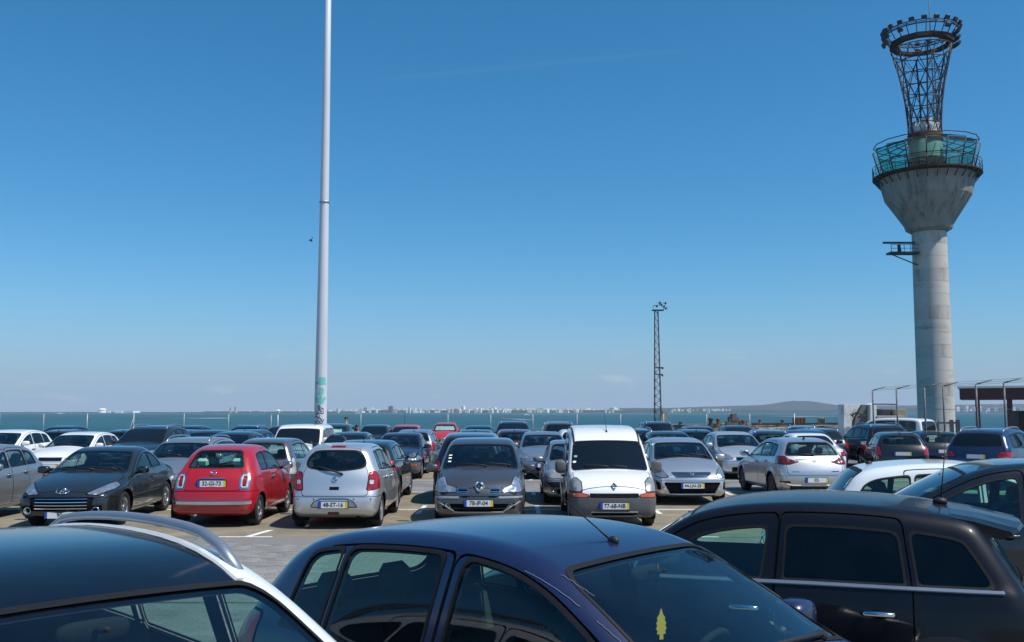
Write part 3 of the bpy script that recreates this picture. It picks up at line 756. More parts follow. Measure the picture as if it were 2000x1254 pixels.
        # lamps, grilles and other inlays
        for it in sp.get('inlay', []):
            nm, face, poly, mat, off, ring, gap, two = it
            fn = {'f': s.f_front, 'r': s.f_rear, 's': s.f_side}[face](poly)
            ti, tr_ = s.cut(fn, gap); s.solid += [ti, tr_]
            gr = [(ti, mat, off)] + ([(tr_, ring, .004)] if ring else [])
            if not ring: ring_body.append((tr_, 'trim_gap', -.004))
            if two: s.pair(nm, gr)
            else: s.emit(nm, gr)
        # doors
        doors = []
        if lod < 2 or sp.get('doors2'):
            for dr in sp.get('doors', []):
                b0, t0, b1, t1 = dr[:4]; zb = dr[4] if len(dr) > 4 else .27
                poly = [(b0, zb), (b1, zb), (b1, float(sh.belt(b1))), (t1, sh.H + .2), (t0, sh.H + .2), (b0, float(sh.belt(b0)))]
                ti, tr_ = s.cut(s.f_side(poly, .05), gp); s.solid += [ti, tr_]; ring_body.append((tr_, 'trim_gap', -.008))
                d = s.pair('front_door' if not doors else 'rear_door', [(ti, s.paint, 0)]); doors.append(d)
            for d, hd in zip(doors, sp.get('handles', [])): s.handle(d, hd[0], hd[1], hd[2] if len(hd) > 2 else None)
        def panel(nm, fn):
            ti, tr_ = s.cut(fn, gp); s.solid += [ti, tr_]; ring_body.append((tr_, 'trim_gap', -.008)); return ti
        if sp.get('hood'):
            a, b = sp['hood']
            def fh():
                x, y, z = s.V[:, 0], np.abs(s.V[:, 1]), s.V[:, 2]; sv = sh.L / 2 - x
                return np.where((z > .45) & (sv < b + .3), smax(smax(a - sv, sv - b + .10 * y * y, .04), y - (sh.Hw(x, z) - .055), .08), 1)
            s.emit('hood', [(panel('hood', fh), s.paint, 0)])
        if sp.get('gate'):
            a, z0, mg = sp['gate']
            def fg2():
                x, y, z = s.V[:, 0], np.abs(s.V[:, 1]), s.V[:, 2]; sv = sh.L / 2 - x
                return np.where((x < 0), smax(smax(a - sv, z0 - z, .02), y - (sh.Hw(x, z) - mg), .06), 1)
            s.emit('tailgate', [(panel('tailgate', fg2), s.paint, 0)])
        fb, fz, rb, rz = sp.get('bump', (.45, .58, .45, .58))
        fm, rm = sp.get('bumpmat', (None, None))
        def f1(): 
            sv = s.sv(); return np.maximum(sv - fb, s.V[:, 2] - fz)
        s.emit('front_bumper', [(panel('fb', f1), fm or s.paint, 0.006 if fm else 0)])
        def f2():
            sv = sh.L - s.sv(); return np.maximum(sv - rb, s.V[:, 2] - rz)
        s.emit('rear_bumper', [(panel('rb', f2), rm or s.paint, 0.006 if rm else 0)])
        s.solid.append(s.T)
        s.emit('body', [(s.T, s.paint, 0)] + ring_body)
        if s.glassm != 'dark_glass': s.interior()
        s.wheels()
        if sp.get('mir'): s.mirrors(*sp['mir'])
        if sp.get('extra'): sp['extra'](s)

# ------------------------------------------------------------------ car types (s = distance from the front bumper, z = height)
def rect(y0, y1, z0, z1): return [(y0, z0), (y1, z0), (y1, z1), (y0, z1)]
def grid_bars(c, y, zs, hw, mat, front=True, th=.012, off=.0):
    for z in zs: c.hbar('grille_bar', front, -y, y, z, hw, th, mat, off=off)
SP = {}
# --- small three-volume numbers shared by several types
def x_clio(c):
    c.wiper(True, .42, 1.0, -.25, 1.03); c.wiper(True, .0, .99, -.60, 1.03)
    if c.lod: c.badge('diamond', True, .74, .055); c.plate(True, .45); c.disc('fog_lamp', True, .56, .36, .06, ['headlamp_dark', 'plastic_black']); c.disc('fog_lamp', True, -.56, .36, .06, ['headlamp_dark', 'plastic_black'])
    c.rub = [c.strip('side_moulding', [c.sy(1.15 + 1.6 * i / 8, .50, sd) for i in range(9)], .03, .012, 'plastic_black') for sd in (1, -1)]
SP['clio'] = dict(L=3.77, W=1.64, H=1.42, fo=.78, wb=2.47, tr=.285, paint='paint_silvergrey', rim='cap', arch=.04,
    prof=[(.20, .19), (.03, .26), (0, .40), (0, .56), (.08, .68), (.40, .83), (.80, .93), (1.05, .99), (1.42, 1.20), (1.78, 1.37), (2.15, 1.42), (2.6, 1.42), (3.05, 1.385), (3.38, 1.31), (3.56, 1.10), (3.68, .94), (3.76, .70), (3.77, .45), (3.72, .27), (3.55, .19)],
    belt=[(0, .70), (1.0, .86), (1.3, .865), (2.3, .88), (3.2, .915), (3.77, .91)],
    ws=(1.02, 1.335, .085, 1.0), rw=(1.02, 1.30, .10), wins=[(1.30, 1.80, 2.20, 2.15), (2.31, 2.27, 2.93, 2.89), (2.965, 2.925, 3.25, 3.10)],
    doors=[(1.17, 1.6, 2.25, 2.20), (2.26, 2.21, 2.92, 3.22, .30)], handles=[(2.08, .83), (2.80, .86)], hood=(.16, .98), gate=(3.30, .62, .10), bump=(.42, .56, .42, .55),
    inlay=[('headlight', 'f', [(.34, .62), (.60, .60), (.80, .66), (.80, .74), (.72, .84), (.60, .84), (.44, .74)], 'headlamp_hazy', .004, None, .006, True),
           ('grille', 'f', rect(-.30, .30, .60, .66), 'trim_gap', -.02, None, .005, False), ('lower_grille', 'f', rect(-.5, .5, .26, .37), 'trim_gap', -.02, None, .005, False),
           ('tail_light', 'r', [(.60, .62), (.84, .62), (.84, .98), (.66, .98)], 'tail_red', .004, None, .006, True), ('bumper_strip', 'f', rect(-.8, .8, .42, .53), 'plastic_black', .008, None, .004, False)],
    wm=.06, mir=(1.42, .93, None), extra=x_clio)
# navy supermini in the foreground
def x_clio_near(c):
    x_clio(c)
    c.antenna(1.84, .62, 58, 0, .0035, .022)
    # lacquer peeling along the pillar and door edges
    for sd in (1, -1):
        for (a, b, dz, w_) in ((1.36, 1.50, .060, .0012), (1.58, 1.86, .060, .0015), (1.57, 1.72, .026, .0012)):
            pts = []
            for i in range(19):
                sv = a + (b - a) * i / 18; zt = c.sz(sv, 0)[0].z; pts.append(c.sy(sv, zt - dz - random.uniform(0, .0016), sd))
            c.strip('peeling_lacquer', pts, w_, .0015, 'peeled')
SP['clio_near'] = dict(SP['clio'], paint='paint_fadednavy', extra=x_clio_near)
SP['clio_near'].update({'in': dict(dash='interior_grey')})
# --- black estate hatch with floating roof on the right
def x_mini(c):
    sh = c.sh
    # chrome waist line and window mouldings
    for sd in (1, -1):
        c.strip('waist_moulding', [c.sy(1.35 + (sh.L - .12 - 1.35) * i / 16, float(sh.belt(1.35 + (sh.L - 1.47) * i / 16)) + .012, sd) for i in range(17)], .014, .010, 'rail_grey')
    # roof spoiler
    m = MB(); vs = []; ys = [-.60, -.5, -.25, 0, .25, .5, .60]
    for y in ys:
        pa, _ = c.sz(3.46, y); pb, _ = c.sz(3.58, y); k = 1 - .22 * (abs(y) / .6) ** 3; x0 = sh.L / 2 - 3.46; z1 = pa.z - .075
        vs += [(x0, y, pa.z + .004), (x0 - .16 * k, y * .985, pa.z - .016), (x0 - .44 * k, y * .95, z1), (x0 - .455 * k, y * .95, z1 - .02), (x0 - .36 * k, y * .95, z1 - .05), (x0 - .14, y * .98, pa.z - .10)]
    fs = []
    for i in range(len(ys) - 1):
        for k in range(6): fs.append((i * 6 + k, i * 6 + (k + 1) % 6, i * 6 + 6 + (k + 1) % 6, i * 6 + 6 + k))
    fs += [tuple(range(6)), tuple(range(len(vs) - 6, len(vs)))[::-1]]
    m.add(vs, fs, 0, False); m.build('roof_spoiler', 'paint_dustyblack', c.root)
    p, n = c.sz(3.42, 0); a = MB(); a.ellipsoid(p + Vector((0, 0, .015)), (.05, .035, .03), 12, 6); a.tube([p, p + Vector((-.02, 0, .16)), p + Vector((-.05, 0, .42))], [.006, .004, .003], 5); a.build('antenna', 'plastic_black', c.root)
    c.wiper(False, 0, 1.0, .35, 1.03)
    # clubs, paper and a driver's wheel are visible through the front door glass
    q = MB(); q.box((sh.L / 2 - 1.62, .10, 1.14), (.012, .34, .14), rot=Matrix.Rotation(R(-38), 3, 'Y')); q.build('windscreen_shade', 'sunshade', c.root)
SP['mini'] = dict(L=4.0, W=1.79, H=1.52, fo=.80, wb=2.60, tr=.325, paint='paint_dustyblack', rim='alloy5', archtrim=.06, k=.11, taper=.05, sweep=(.14, .09),
    prof=[(.25, .20), (.04, .28), (0, .42), (0, .64), (.05, .82), (.30, .95), (.8, 1.01), (1.18, 1.06), (1.46, 1.22), (1.76, 1.41), (2.05, 1.485), (2.5, 1.52), (3.0, 1.515), (3.42, 1.475), (3.62, 1.435), (3.70, 1.34), (3.84, 1.13), (3.93, .98), (4.0, .82), (4.0, .5), (3.94, .28), (3.75, .20)],
    sec=[(0, .86), (.22, .95), (.45, .985), (.62, 1.0), (.80, .995), (.92, .975), (1.0, .945), (1.1, .915), (1.5, .845), (2.0, .76)],
    belt=[(0, .80), (1.1, .96), (1.4, .985), (2.6, 1.0), (4.0, 1.005)],
    ws=(1.09, 1.41, .09, 1.16), rw=(1.04, 1.36, .10), wins=[(1.42, 1.52, 2.30, 2.40, 'glass_clear', .13), (2.44, 2.48, 3.18, 3.10, 'glass_privacy', .13), (3.25, 3.16, 3.80, 3.58, 'glass_privacy', .115)],
    doors=[(1.32, 1.42, 2.38, 2.44), (2.39, 2.45, 3.22, 3.13, .32)], handles=[(2.20, .84, 'chrome'), (3.02, .855, 'chrome')], hood=(.14, 1.12), gate=(3.60, .62, .12), bump=(.45, .6, .35, .6), bumpmat=(None, None),
    inlay=[('tail_light', 'r', rect(.58, .76, .66, .94), 'tail_red', .004, 'chrome', .012, True), ('headlight', 'f', [(.50, .62), (.72, .62), (.76, .72), (.72, .84), (.54, .84), (.48, .74)], 'headlamp', .004, 'chrome', .012, True),
           ('grille', 'f', rect(-.4, .4, .5, .7), 'trim_gap', -.02, 'chrome', .012, False)],
    mir=(1.45, 1.0, None), extra=x_mini, seat_top=1.02)
SP['mini']['in'] = dict(rows=[(2.30, (.36, -.36)), (3.1, (.4, -.4))])
# --- white crossover in the left foreground
def x_cross(c):
    c.rails(1.95, 3.75, .565, 'rail_grey', .019, .05, flat=1.3)
    c.antenna(3.55, .2, 60)
    c.wiper(True, .45, 1.06, -.25, 1.10); c.wiper(True, -.05, 1.06, -.62, 1.10)
    for sd in (1, -1): c.strip('roof_moulding', [c.sz(1.86 + 1.9 * i / 14, sd * .515) for i in range(15)], .016, .008, 'paint_white')
SP['cross'] = dict(L=4.16, W=1.74, H=1.55, fo=.84, wb=2.54, tr=.33, paint='paint_white', rim='alloy5', k=.12, taper=.05,
    prof=[(.25, .22), (.04, .30), (0, .45), (0, .64), (.05, .80), (.35, .95), (.75, 1.02), (1.02, 1.07), (1.45, 1.29), (1.85, 1.46), (2.2, 1.535), (2.7, 1.55), (3.2, 1.53), (3.7, 1.47), (3.88, 1.30), (4.05, 1.04), (4.14, .86), (4.16, .65), (4.14, .38), (3.95, .22)],
    sec=[(0, .86), (.22, .95), (.45, .985), (.62, 1.0), (.80, .995), (.92, .975), (1.0, .945), (1.1, .915), (1.5, .835), (2.0, .735)],
    belt=[(0, .80), (1.0, .97), (1.4, 1.0), (4.16, 1.06)], ws=(1.10, 1.445, .115, 1.0), rw=(1.10, 1.42, .12), roofglass=(1.6, 3.68, .165),
    wins=[(1.38, 1.88, 2.32, 2.36), (2.42, 2.46, 3.12, 3.02), (3.16, 3.06, 3.6, 3.4)], doors=[(1.24, 1.7, 2.36, 2.41), (2.37, 2.42, 3.14, 3.3, .3)], handles=[(2.2, .92), (2.98, .95)],
    hood=(.14, .99), gate=(3.66, .62, .11), bump=(.45, .6, .45, .6), inlay=[('headlight', 'f', [(.42, .72), (.80, .78), (.80, .92), (.6, .88)], 'headlamp', .004, None, .006, True), ('tail_light', 'r', rect(.55, .86, .72, .95), 'tail_red', .004, None, .006, True)],
    mir=(1.48, 1.02, None), extra=x_cross, seat_top=1.05)
SP['cross']['in'] = dict(dash='interior_grey')
# --- rear-shown red retro city car
def x_retro(c):
    c.plate(False, .80, '32-GI-73'); c.hbar('chrome_bar', False, -.24, .24, .885, .018, .014, 'chrome', off=.006); c.badge('redround', False, .985, .05)
    for a, b in ((-.72, .72),): c.hbar('bumper_strip', False, a, b, .455, .035, .012, 'chrome', n=17)
    m = MB(); p, n = c.sx(.30, .23, False); m.tube([p + Vector((.1, 0, 0)), p + Vector((-.03, 0, 0))], .03, 10); m.build('exhaust_pipe', 'chrome', c.root)
    c.antenna(3.02, .06, 60, 0, .006, .02)
    c.wiper(False, -.32, 1.13, -.08, 1.10)
SP['retro'] = dict(L=3.55, W=1.63, H=1.49, fo=.69, wb=2.30, tr=.29, paint='paint_red', rim='alloy5', k=.15, taper=.10, sweep=(.2, .14), crown=.09, rwk=.07,
    prof=[(.25, .2), (.05, .26), (0, .40), (0, .58), (.10, .76), (.42, .93), (.78, 1.0), (.98, 1.04), (1.3, 1.24), (1.62, 1.41), (1.95, 1.48), (2.35, 1.49), (2.72, 1.455), (3.0, 1.37), (3.2, 1.18), (3.36, .99), (3.44, .88), (3.50, .70), (3.55, .56), (3.55, .36), (3.5, .25), (3.3, .2)],
    belt=[(0, .75), (1.0, .93), (1.3, .95), (2.4, .98), (3.55, 1.0)], ws=(1.08, 1.39, .085, .96), rw=(1.08, 1.385, .15),
    wins=[(1.22, 1.62, 2.22, 2.22), (2.29, 2.29, 2.78, 2.70)], doors=[(1.05, 1.45, 2.26, 2.25)], handles=[(2.10, .86, 'chrome')], hood=(.16, .98), gate=(2.97, .675, .21), bump=(.4, .52, .42, .66),
    inlay=[('tail_light', 'r', [(.52, .71), (.66, .71), (.67, .86), (.63, .965), (.53, .965), (.50, .88)], 'tail_white', .012, 'chrome', .012, True), ('tail_light_centre', 'r', [(.555, .75), (.615, .75), (.615, .93), (.56, .93)], 'tail_red', .016, None, .004, True),
           ('headlight', 'f', rect(.42, .62, .6, .8), 'headlamp', .004, 'chrome', .01, True)],
    rwg='glass_clear', mir=(1.28, .98, 'chrome'), extra=x_retro, seat_top=1.06)
SP['retro']['inlay'] = [SP['retro']['inlay'][1], SP['retro']['inlay'][0], SP['retro']['inlay'][2]]
SP['retro']['in'] = dict(head='seat_cream', rows=[(2.05, (.34, -.34)), (2.72, (.33, -.33))])
# --- silver supermini seen from behind
def x_micra(c):
    c.badge('ringbar', False, .895, .045); c.plate(False, .445, '48-ST-16', off=.018)
    c.wiper(False, -.12, .985, .34, 1.115, .016)
    m = MB(); p, n = c.sx(0, 1.47, False); m.box(p + Vector((-.0, 0, 0)), (.05, .14, .026), bevel=.02); m.build('brake_light', 'tail_red', c.root)
    for y in (-.66, -.36, .36, .66):
        p, n = c.sx(y, .545, False); d = MB(); d.ellipsoid(p, (.012, .014, .014), 8, 5); d.build('parking_sensor', 'plastic_black', c.root)
    m = MB(); p, n = c.sx(-.42, .215, False); m.tube([p + Vector((.1, 0, 0)), p + Vector((-.05, 0, -.01))], .035, 10); m.build('exhaust_pipe', 'chassis', c.root)
    h = c.hbar('number_plate_lamp', False, -.085, .085, .735, .03, .006, 'trim_gap'); c.hbar('lamp_ridge', False, -.24, .24, .515, .012, .012, c.paint)
    q = MB()
    for (y, z) in ((.03, 1.30), (-.02, 1.24)):
        p, n = c.sx(y, z, False); q.tube([p + Vector((.3, .0, .0)) + Vector((0, .04 * math.cos(2 * math.pi * k / 10), .04 * math.sin(2 * math.pi * k / 10))) for k in range(10)], .010, 5, closed=True)
    q.build('cabin_sticker', 'sticker', c.root)
SP['micra'] = dict(L=3.83, W=1.665, H=1.525, fo=.75, wb=2.45, tr=.295, paint='paint_lightsilver', rim='cap', k=.15, taper=.08, crown=.07, rwbow=.075, rwk=.16, sweep=(.17, .15),
    prof=[(.25, .2), (.05, .26), (0, .40), (0, .6), (.08, .74), (.35, .90), (.7, .99), (.95, 1.04), (1.35, 1.25), (1.75, 1.44), (2.1, 1.51), (2.6, 1.525), (3.1, 1.505), (3.38, 1.46), (3.5, 1.37), (3.62, 1.12), (3.70, .95), (3.75, .74), (3.82, .58), (3.83, .40), (3.78, .27), (3.6, .2)],
    belt=[(0, .75), (.95, .94), (1.3, .96), (2.6, 1.0), (3.83, 1.06)], ws=(1.07, 1.41, .08, .93), rw=(1.12, 1.405, .11),
    wins=[(1.22, 1.7, 2.12, 2.12), (2.2, 2.2, 2.85, 2.78), (2.9, 2.83, 3.2, 3.0)], doors=[(1.08, 1.55, 2.16, 2.16), (2.17, 2.17, 2.87, 3.0, .3)], handles=[(2.0, .86), (2.74, .89)], hood=(.14, .93), gate=(3.36, .60, .15), bump=(.42, .58, .42, .585),
    inlay=[('tail_light_centre', 'r', rect(.62, .70, .80, .89), 'tail_white', .012, None, .004, True), ('tail_light', 'r', [(.575, .695), (.70, .70), (.80, .74), (.80, .99), (.70, 1.03), (.615, 1.02), (.60, .9)], 'tail_red', .012, None, .006, True),
           ('plate_recess', 'r', [(-.43, .40), (.43, .40), (.36, .50), (.24, .555), (-.24, .555), (-.36, .50)], 'alloy', -.012, None, .006, False), ('rear_reflector', 'r', rect(-.10, .10, .265, .315), 'tail_darkred', .004, None, .004, False),
           ('headlight', 'f', [(.4, .66), (.8, .7), (.78, .9), (.55, .86)], 'headlamp', .004, None, .006, True)],
    mir=(1.36, 1.0, 'paint_black'), extra=x_micra)
# --- dark grey tall hatch facing the camera
def x_modus(c):
    c.badge('diamond', True, .765, .095); c.plate(True, .475, '78-IP-04', off=.02)
    c.hbar('bumper_lip', True, -.75, -.45, .50, .012, .012, 'hubcap', z1=.335, n=7); c.hbar('bumper_lip', True, .45, .75, .335, .012, .012, 'hubcap', z1=.50, n=7); c.hbar('bumper_lip', True, -.45, .45, .315, .012, .012, 'hubcap', n=11)
    for sd in (-1, 1):
        for z in (.675, .72): c.hbar('grille_bar', True, sd * .20, sd * .40, z, .010, .012, 'chrome', n=5)
    c.hbar('grille_bar', True, -.5, .5, .38, .008, .008, 'plastic_black')
    c.hbar('bumper_strip', True, -.78, -.36, .575, .022, .012, 'hubcap', n=7); c.hbar('bumper_strip', True, .36, .78, .575, .022, .012, 'hubcap', n=7)
    c.wiper(True, .1, 1.08, -.52, 1.11); c.wiper(True, .55, 1.09, .0, 1.115)
    for y in (-.58, .58): c.disc('fog_lamp', True, y, .44, .045, ['headlamp', 'plastic_black'])
    for i, z in enumerate((1.16, 1.22, 1.27)):
        p, n = c.sx(-.60 + i * .004, z, True); m = MB(); u = Vector((0, 1, 0)); v = u.cross(n); m.prism([(-.03, -.02), (.03, -.02), (.03, .02), (-.03, .02)], p + n * .006, u, (Vector((0, 0, 1)) - n * n.z).normalized(), n * .001); m.build('window_sticker', 'sticker', c.root)
SP['modus'] = dict(L=3.87, W=1.71, H=1.59, fo=.76, wb=2.48, tr=.295, paint='paint_warmgrey', rim='alloy5', k=.12, taper=.05, sweep=(.19, .12),
    prof=[(.25, .2), (.05, .25), (0, .38), (0, .56), (.05, .70), (.24, .88), (.6, 1.0), (.9, 1.065), (1.3, 1.30), (1.7, 1.49), (2.05, 1.57), (2.5, 1.59), (3.0, 1.58), (3.5, 1.52), (3.7, 1.3), (3.8, 1.0), (3.86, .75), (3.87, .45), (3.82, .27), (3.6, .2)],
    sec=[(0, .86), (.22, .955), (.45, .99), (.60, 1.0), (.76, .995), (.86, .985), (.94, .965), (1.0, .945), (1.1, .92), (1.5, .84), (2.0, .72)],
    belt=[(0, .72), (.9, .96), (1.3, 1.0), (3.87, 1.06)], ws=(1.10, 1.475, .06, .86), wsg='glass_wind', rw=(1.1, 1.45, .1),
    wins=[(1.0, 1.62, 2.1, 2.12), (2.2, 2.2, 2.85, 2.8), (2.92, 2.86, 3.4, 3.3)], doors=[(1.02, 1.5, 2.15, 2.16), (2.16, 2.17, 2.88, 3.0, .3)], handles=[(2.0, .86), (2.74, .89)], hood=(.10, .86), gate=(3.5, .6, .1), bump=(.45, .60, .4, .6),
    inlay=[('headlight', 'f', [(.40, .665), (.74, .655), (.82, .70), (.83, .90), (.76, .96), (.64, .93), (.58, .79), (.40, .745)], 'headlamp', .006, None, .006, True), ('side_grille', 'f', [(.18, .65), (.385, .65), (.385, .745), (.22, .745)], 'trim_gap', -.015, 'chrome', .008, True),
           ('upper_slot', 'f', rect(-.37, .37, .575, .60), 'trim_gap', -.02, None, .004, False), ('lower_grille', 'f', [(-.44, .335), (.44, .335), (.54, .46), (-.54, .46)], 'trim_gap', -.03, None, .005, False), ('fog_recess', 'f', rect(.545, .655, .375, .475), 'trim_gap', -.012, None, .004, True)],
    fext=.5, mir=(1.17, .99, 'paint_warmgrey', (.08, .12, .08), .07), extra=x_modus, seat_top=1.08)
# --- white light van facing the camera
def x_van(c):
    c.badge('diamond', True, .765, .055); c.plate(True, .425, '77-68-NB', off=.016)
    c.wiper(True, -.05, 1.07, -.5, 1.09, .013); c.wiper(True, .3, 1.06, .02, 1.07, .013)
    p, n = c.sz(1.72, 0.03); m = MB(); m.ellipsoid(p + Vector((0, 0, .01)), (.035, .02, .02), 10, 6); m.tube([p, p + Vector((-.16, 0, .14)), p + Vector((-.42, 0, .36))], [.012, .005, .003], 6); m.build('antenna', 'plastic_black', c.root)
    for sd in (1, -1):
        c.strip('roof_gutter', [c.sz(1.35 + 2.2 * i / 14, sd * .635) for i in range(15)], .018, .010, 'plastic_black')
    for z in (.60, .625): c.hbar('grille_bar', True, -.42, .42, z, .008, .012, 'plastic_black')
    c.hbar('bumper_slot', True, -.42, .42, .315, .012, .006, 'hubcap'); c.hbar('bumper_slot', True, -.50, .50, .245, .012, .008, 'hubcap')
    for i, z in enumerate((1.16, 1.26)):
        p, n = c.sx(-.655 + .03 * i, z, True); m = MB(); m.prism([(-.03, -.025), (.03, -.025), (.03, .025), (-.03, .025)], p + n * .006, (0, 1, 0), (Vector((0, 0, 1)) - n * n.z).normalized(), n * .001); m.build('window_sticker', 'sticker_green' if i else 'sticker', c.root)
SP['van'] = dict(L=4.0, W=1.665, H=1.845, fo=.79, wb=2.60, tr=.30, paint='paint_white', rim='cap', k=.10, taper=.0, sweep=(.15, .05), crown=.045, wsc=.03,
    prof=[(.2, .2), (.04, .24), (0, .36), (0, .54), (.03, .70), (.20, .87), (.5, .98), (.80, 1.04), (1.1, 1.30), (1.40, 1.56), (1.62, 1.69), (1.95, 1.79), (2.4, 1.84), (3.0, 1.845), (3.6, 1.82), (3.9, 1.76), (3.97, 1.4), (4.0, .8), (4.0, .4), (3.95, .25), (3.8, .2)],
    sec=[(0, .90), (.22, .96), (.45, .99), (.60, 1.0), (.80, .995), (.92, .98), (1.0, .965), (1.1, .945), (1.5, .88), (2.0, .775)],
    belt=[(0, .75), (.9, .97), (1.2, .99), (4.0, 1.0)], ws=(1.055, 1.555, .065, .78), wsg='dark_glass', rw=(1.05, 1.6, .2), wm=.14,
    wins=[(1.05, 1.55, 1.98, 1.98)], doors=[(.98, 1.45, 2.04, 2.04)], handles=[(1.9, .85, 'plastic_black')], hood=(.10, .78), bump=(.60, .605, .4, .55), bumpmat=('plastic_grey', 'plastic_grey'),
    inlay=[('indicator', 'f', [(.46, .575), (.80, .575), (.80, .66), (.60, .655), (.46, .625)], 'amber', .008, None, .005, True), ('headlight', 'f', [(.575, .67), (.80, .67), (.81, .82), (.76, .895), (.66, .905), (.58, .84)], 'headlamp_hazy', .008, 'plastic_black', .008, True),
           ('grille', 'f', rect(-.44, .44, .575, .645), 'trim_gap', -.01, None, .004, False), ('bumper_opening', 'f', rect(-.40, .40, .26, .30), 'trim_gap', -.02, None, .004, False)],
    mir=(1.12, 1.02, 'plastic_grey', (.07, .105, .125), .07), extra=x_van, seat_top=1.12)
# --- silver supermini with wide smile grille
def x_corsa(c):
    c.badge('zigring', True, .715, .05); c.plate(True, .45, '44-LN-28', off=.016)
    for z in (.665, .705): c.hbar('grille_bar', True, -.40, .40, z, .010, .012, 'chrome', n=11)
    c.wiper(True, .1, 1.06, -.55, 1.09); c.wiper(True, .55, 1.06, .05, 1.09)
    c.hbar('bumper_lip', True, -.52, .52, .265, .014, .012, 'chrome', n=11); c.hbar('bumper_lip', True, -.66, -.52, .45, .012, .012, 'chrome', z1=.275, n=5); c.hbar('bumper_lip', True, .52, .66, .275, .012, .012, 'chrome', z1=.45, n=5)
    p, n = c.sx(-.62, 1.32, True); m = MB(); m.prism([(-.03, -.025), (.03, -.025), (.03, .025), (-.03, .025)], p + n * .006, (0, 1, 0), (Vector((0, 0, 1)) - n * n.z).normalized(), n * .001); m.build('window_sticker', 'sticker', c.root)
SP['corsa'] = dict(L=4.0, W=1.72, H=1.48, fo=.82, wb=2.51, tr=.30, paint='paint_silver', rim='alloy5', k=.13, taper=.07,
    prof=[(.25, .19), (.05, .24), (0, .36), (0, .55), (.06, .69), (.35, .85), (.75, .96), (1.05, 1.02), (1.45, 1.21), (1.88, 1.39), (2.2, 1.455), (2.65, 1.48), (3.1, 1.45), (3.5, 1.38), (3.72, 1.15), (3.9, .95), (3.98, .75), (4.0, .5), (3.95, .27), (3.75, .19)],
    belt=[(0, .72), (1.0, .93), (1.4, .96), (4.0, 1.04)], ws=(1.05, 1.365, .08, 1.0), wsg='glass_wind', rw=(1.06, 1.36, .12),
    wins=[(1.25, 1.8, 2.2, 2.22), (2.3, 2.3, 2.95, 2.9), (3.0, 2.95, 3.4, 3.2)], doors=[(1.1, 1.6, 2.25, 2.26), (2.26, 2.27, 2.98, 3.15, .3)], handles=[(2.1, .85), (2.84, .88)], hood=(.12, .99), gate=(3.45, .6, .12), bump=(.45, .56, .4, .58),
    inlay=[('headlight', 'f', [(.52, .64), (.70, .62), (.83, .66), (.84, .88), (.74, .86), (.62, .78)], 'headlamp', .006, None, .006, True), ('grille', 'f', [(-.36, .635), (.36, .635), (.45, .74), (-.45, .74)], 'trim_gap', -.015, 'chrome', .010, False),
           ('lower_grille', 'f', [(-.50, .28), (.50, .28), (.64, .52), (-.64, .52)], 'trim_gap', -.02, None, .006, False), ('fog_recess', 'f', [(.70, .36), (.76, .36), (.80, .55), (.72, .52)], 'trim_gap', -.01, None, .005, True), ('tail_light', 'r', rect(.6, .85, .72, 1.0), 'tail_red', .004, None, .006, True)],
    mir=(1.42, .99, None), extra=x_corsa)
# --- silver hatchback shown from the rear left
def x_auris(c):
    c.badge('ovals', False, .965, .05); c.plate(False, .50, '02-', off=.016)
    c.hbar('diffuser_trim', False, -.55, .55, .375, .016, .012, 'paint_white', n=11); c.hbar('diffuser_trim', False, -.80, -.55, .43, .014, .012, 'paint_white', z1=.375, n=5); c.hbar('diffuser_trim', False, .55, .80, .375, .014, .012, 'paint_white', z1=.43, n=5)
    c.hbar('lamp_ridge', False, -.42, .42, .985, .022, .014, 'hubcap', n=9); c.wiper(False, 0, 1.07, .32, 1.09, .014); c.antenna(3.45, .10, 40, 0, .016, .03)
    c.hbar('badge_lettering', False, .40, .56, .70, .010, .004, 'chrome', n=3); c.hbar('badge_lettering', False, -.56, -.38, .70, .010, .004, 'plastic_black', n=3)
    m = MB(); p, n = c.sx(.05, .27, False); m.tube([p + Vector((.1, 0, 0)), p + Vector((-.02, 0, 0))], .03, 8); m.build('tow_hook', 'chrome', c.root)
SP['auris'] = dict(L=4.33, W=1.77, H=1.48, fo=.90, wb=2.60, tr=.315, paint='paint_silver', rim='dark', k=.13, taper=.10, sweep=(.16, .15), rwk=.08,
    prof=[(.25, .2), (.05, .26), (0, .4), (0, .56), (.08, .69), (.45, .85), (.9, .95), (1.18, 1.0), (1.6, 1.19), (2.05, 1.37), (2.4, 1.455), (2.85, 1.48), (3.3, 1.46), (3.72, 1.41), (3.86, 1.34), (4.05, 1.12), (4.18, .98), (4.25, .84), (4.32, .66), (4.33, .48), (4.27, .30), (4.05, .2)],
    belt=[(0, .72), (1.1, .93), (1.5, .955), (3.0, 1.0), (4.33, 1.06)], ws=(1.03, 1.36, .08, 1.1), rw=(1.07, 1.375, .10),
    wins=[(1.4, 1.95, 2.38, 2.4, 'glass_clear'), (2.47, 2.48, 3.18, 3.1), (3.24, 3.14, 3.62, 3.4)], doors=[(1.24, 1.75, 2.43, 2.44), (2.44, 2.45, 3.2, 3.4, .3)], handles=[(2.28, .86), (3.05, .90)], hood=(.12, 1.1), gate=(3.70, .62, .13), bump=(.5, .58, .5, .60),
    inlay=[('tail_light', 'r', [(.36, .93), (.60, .86), (.86, .87), (.88, 1.05), (.66, 1.06), (.60, .99)], 'tail_darkred', .010, None, .006, True), ('reflector', 'r', [(.58, .425), (.80, .43), (.82, .47), (.64, .48)], 'tail_darkred', .006, None, .004, True), ('rear_diffuser', 'r', [(-.58, .22), (.58, .22), (.62, .36), (-.62, .36)], 'plastic_black', -.01, None, .004, False),
           ('headlight', 'f', rect(.45, .85, .66, .8), 'headlamp', .004, None, .006, True)],
    rext=.55, mir=(1.52, .98, None), extra=x_auris)
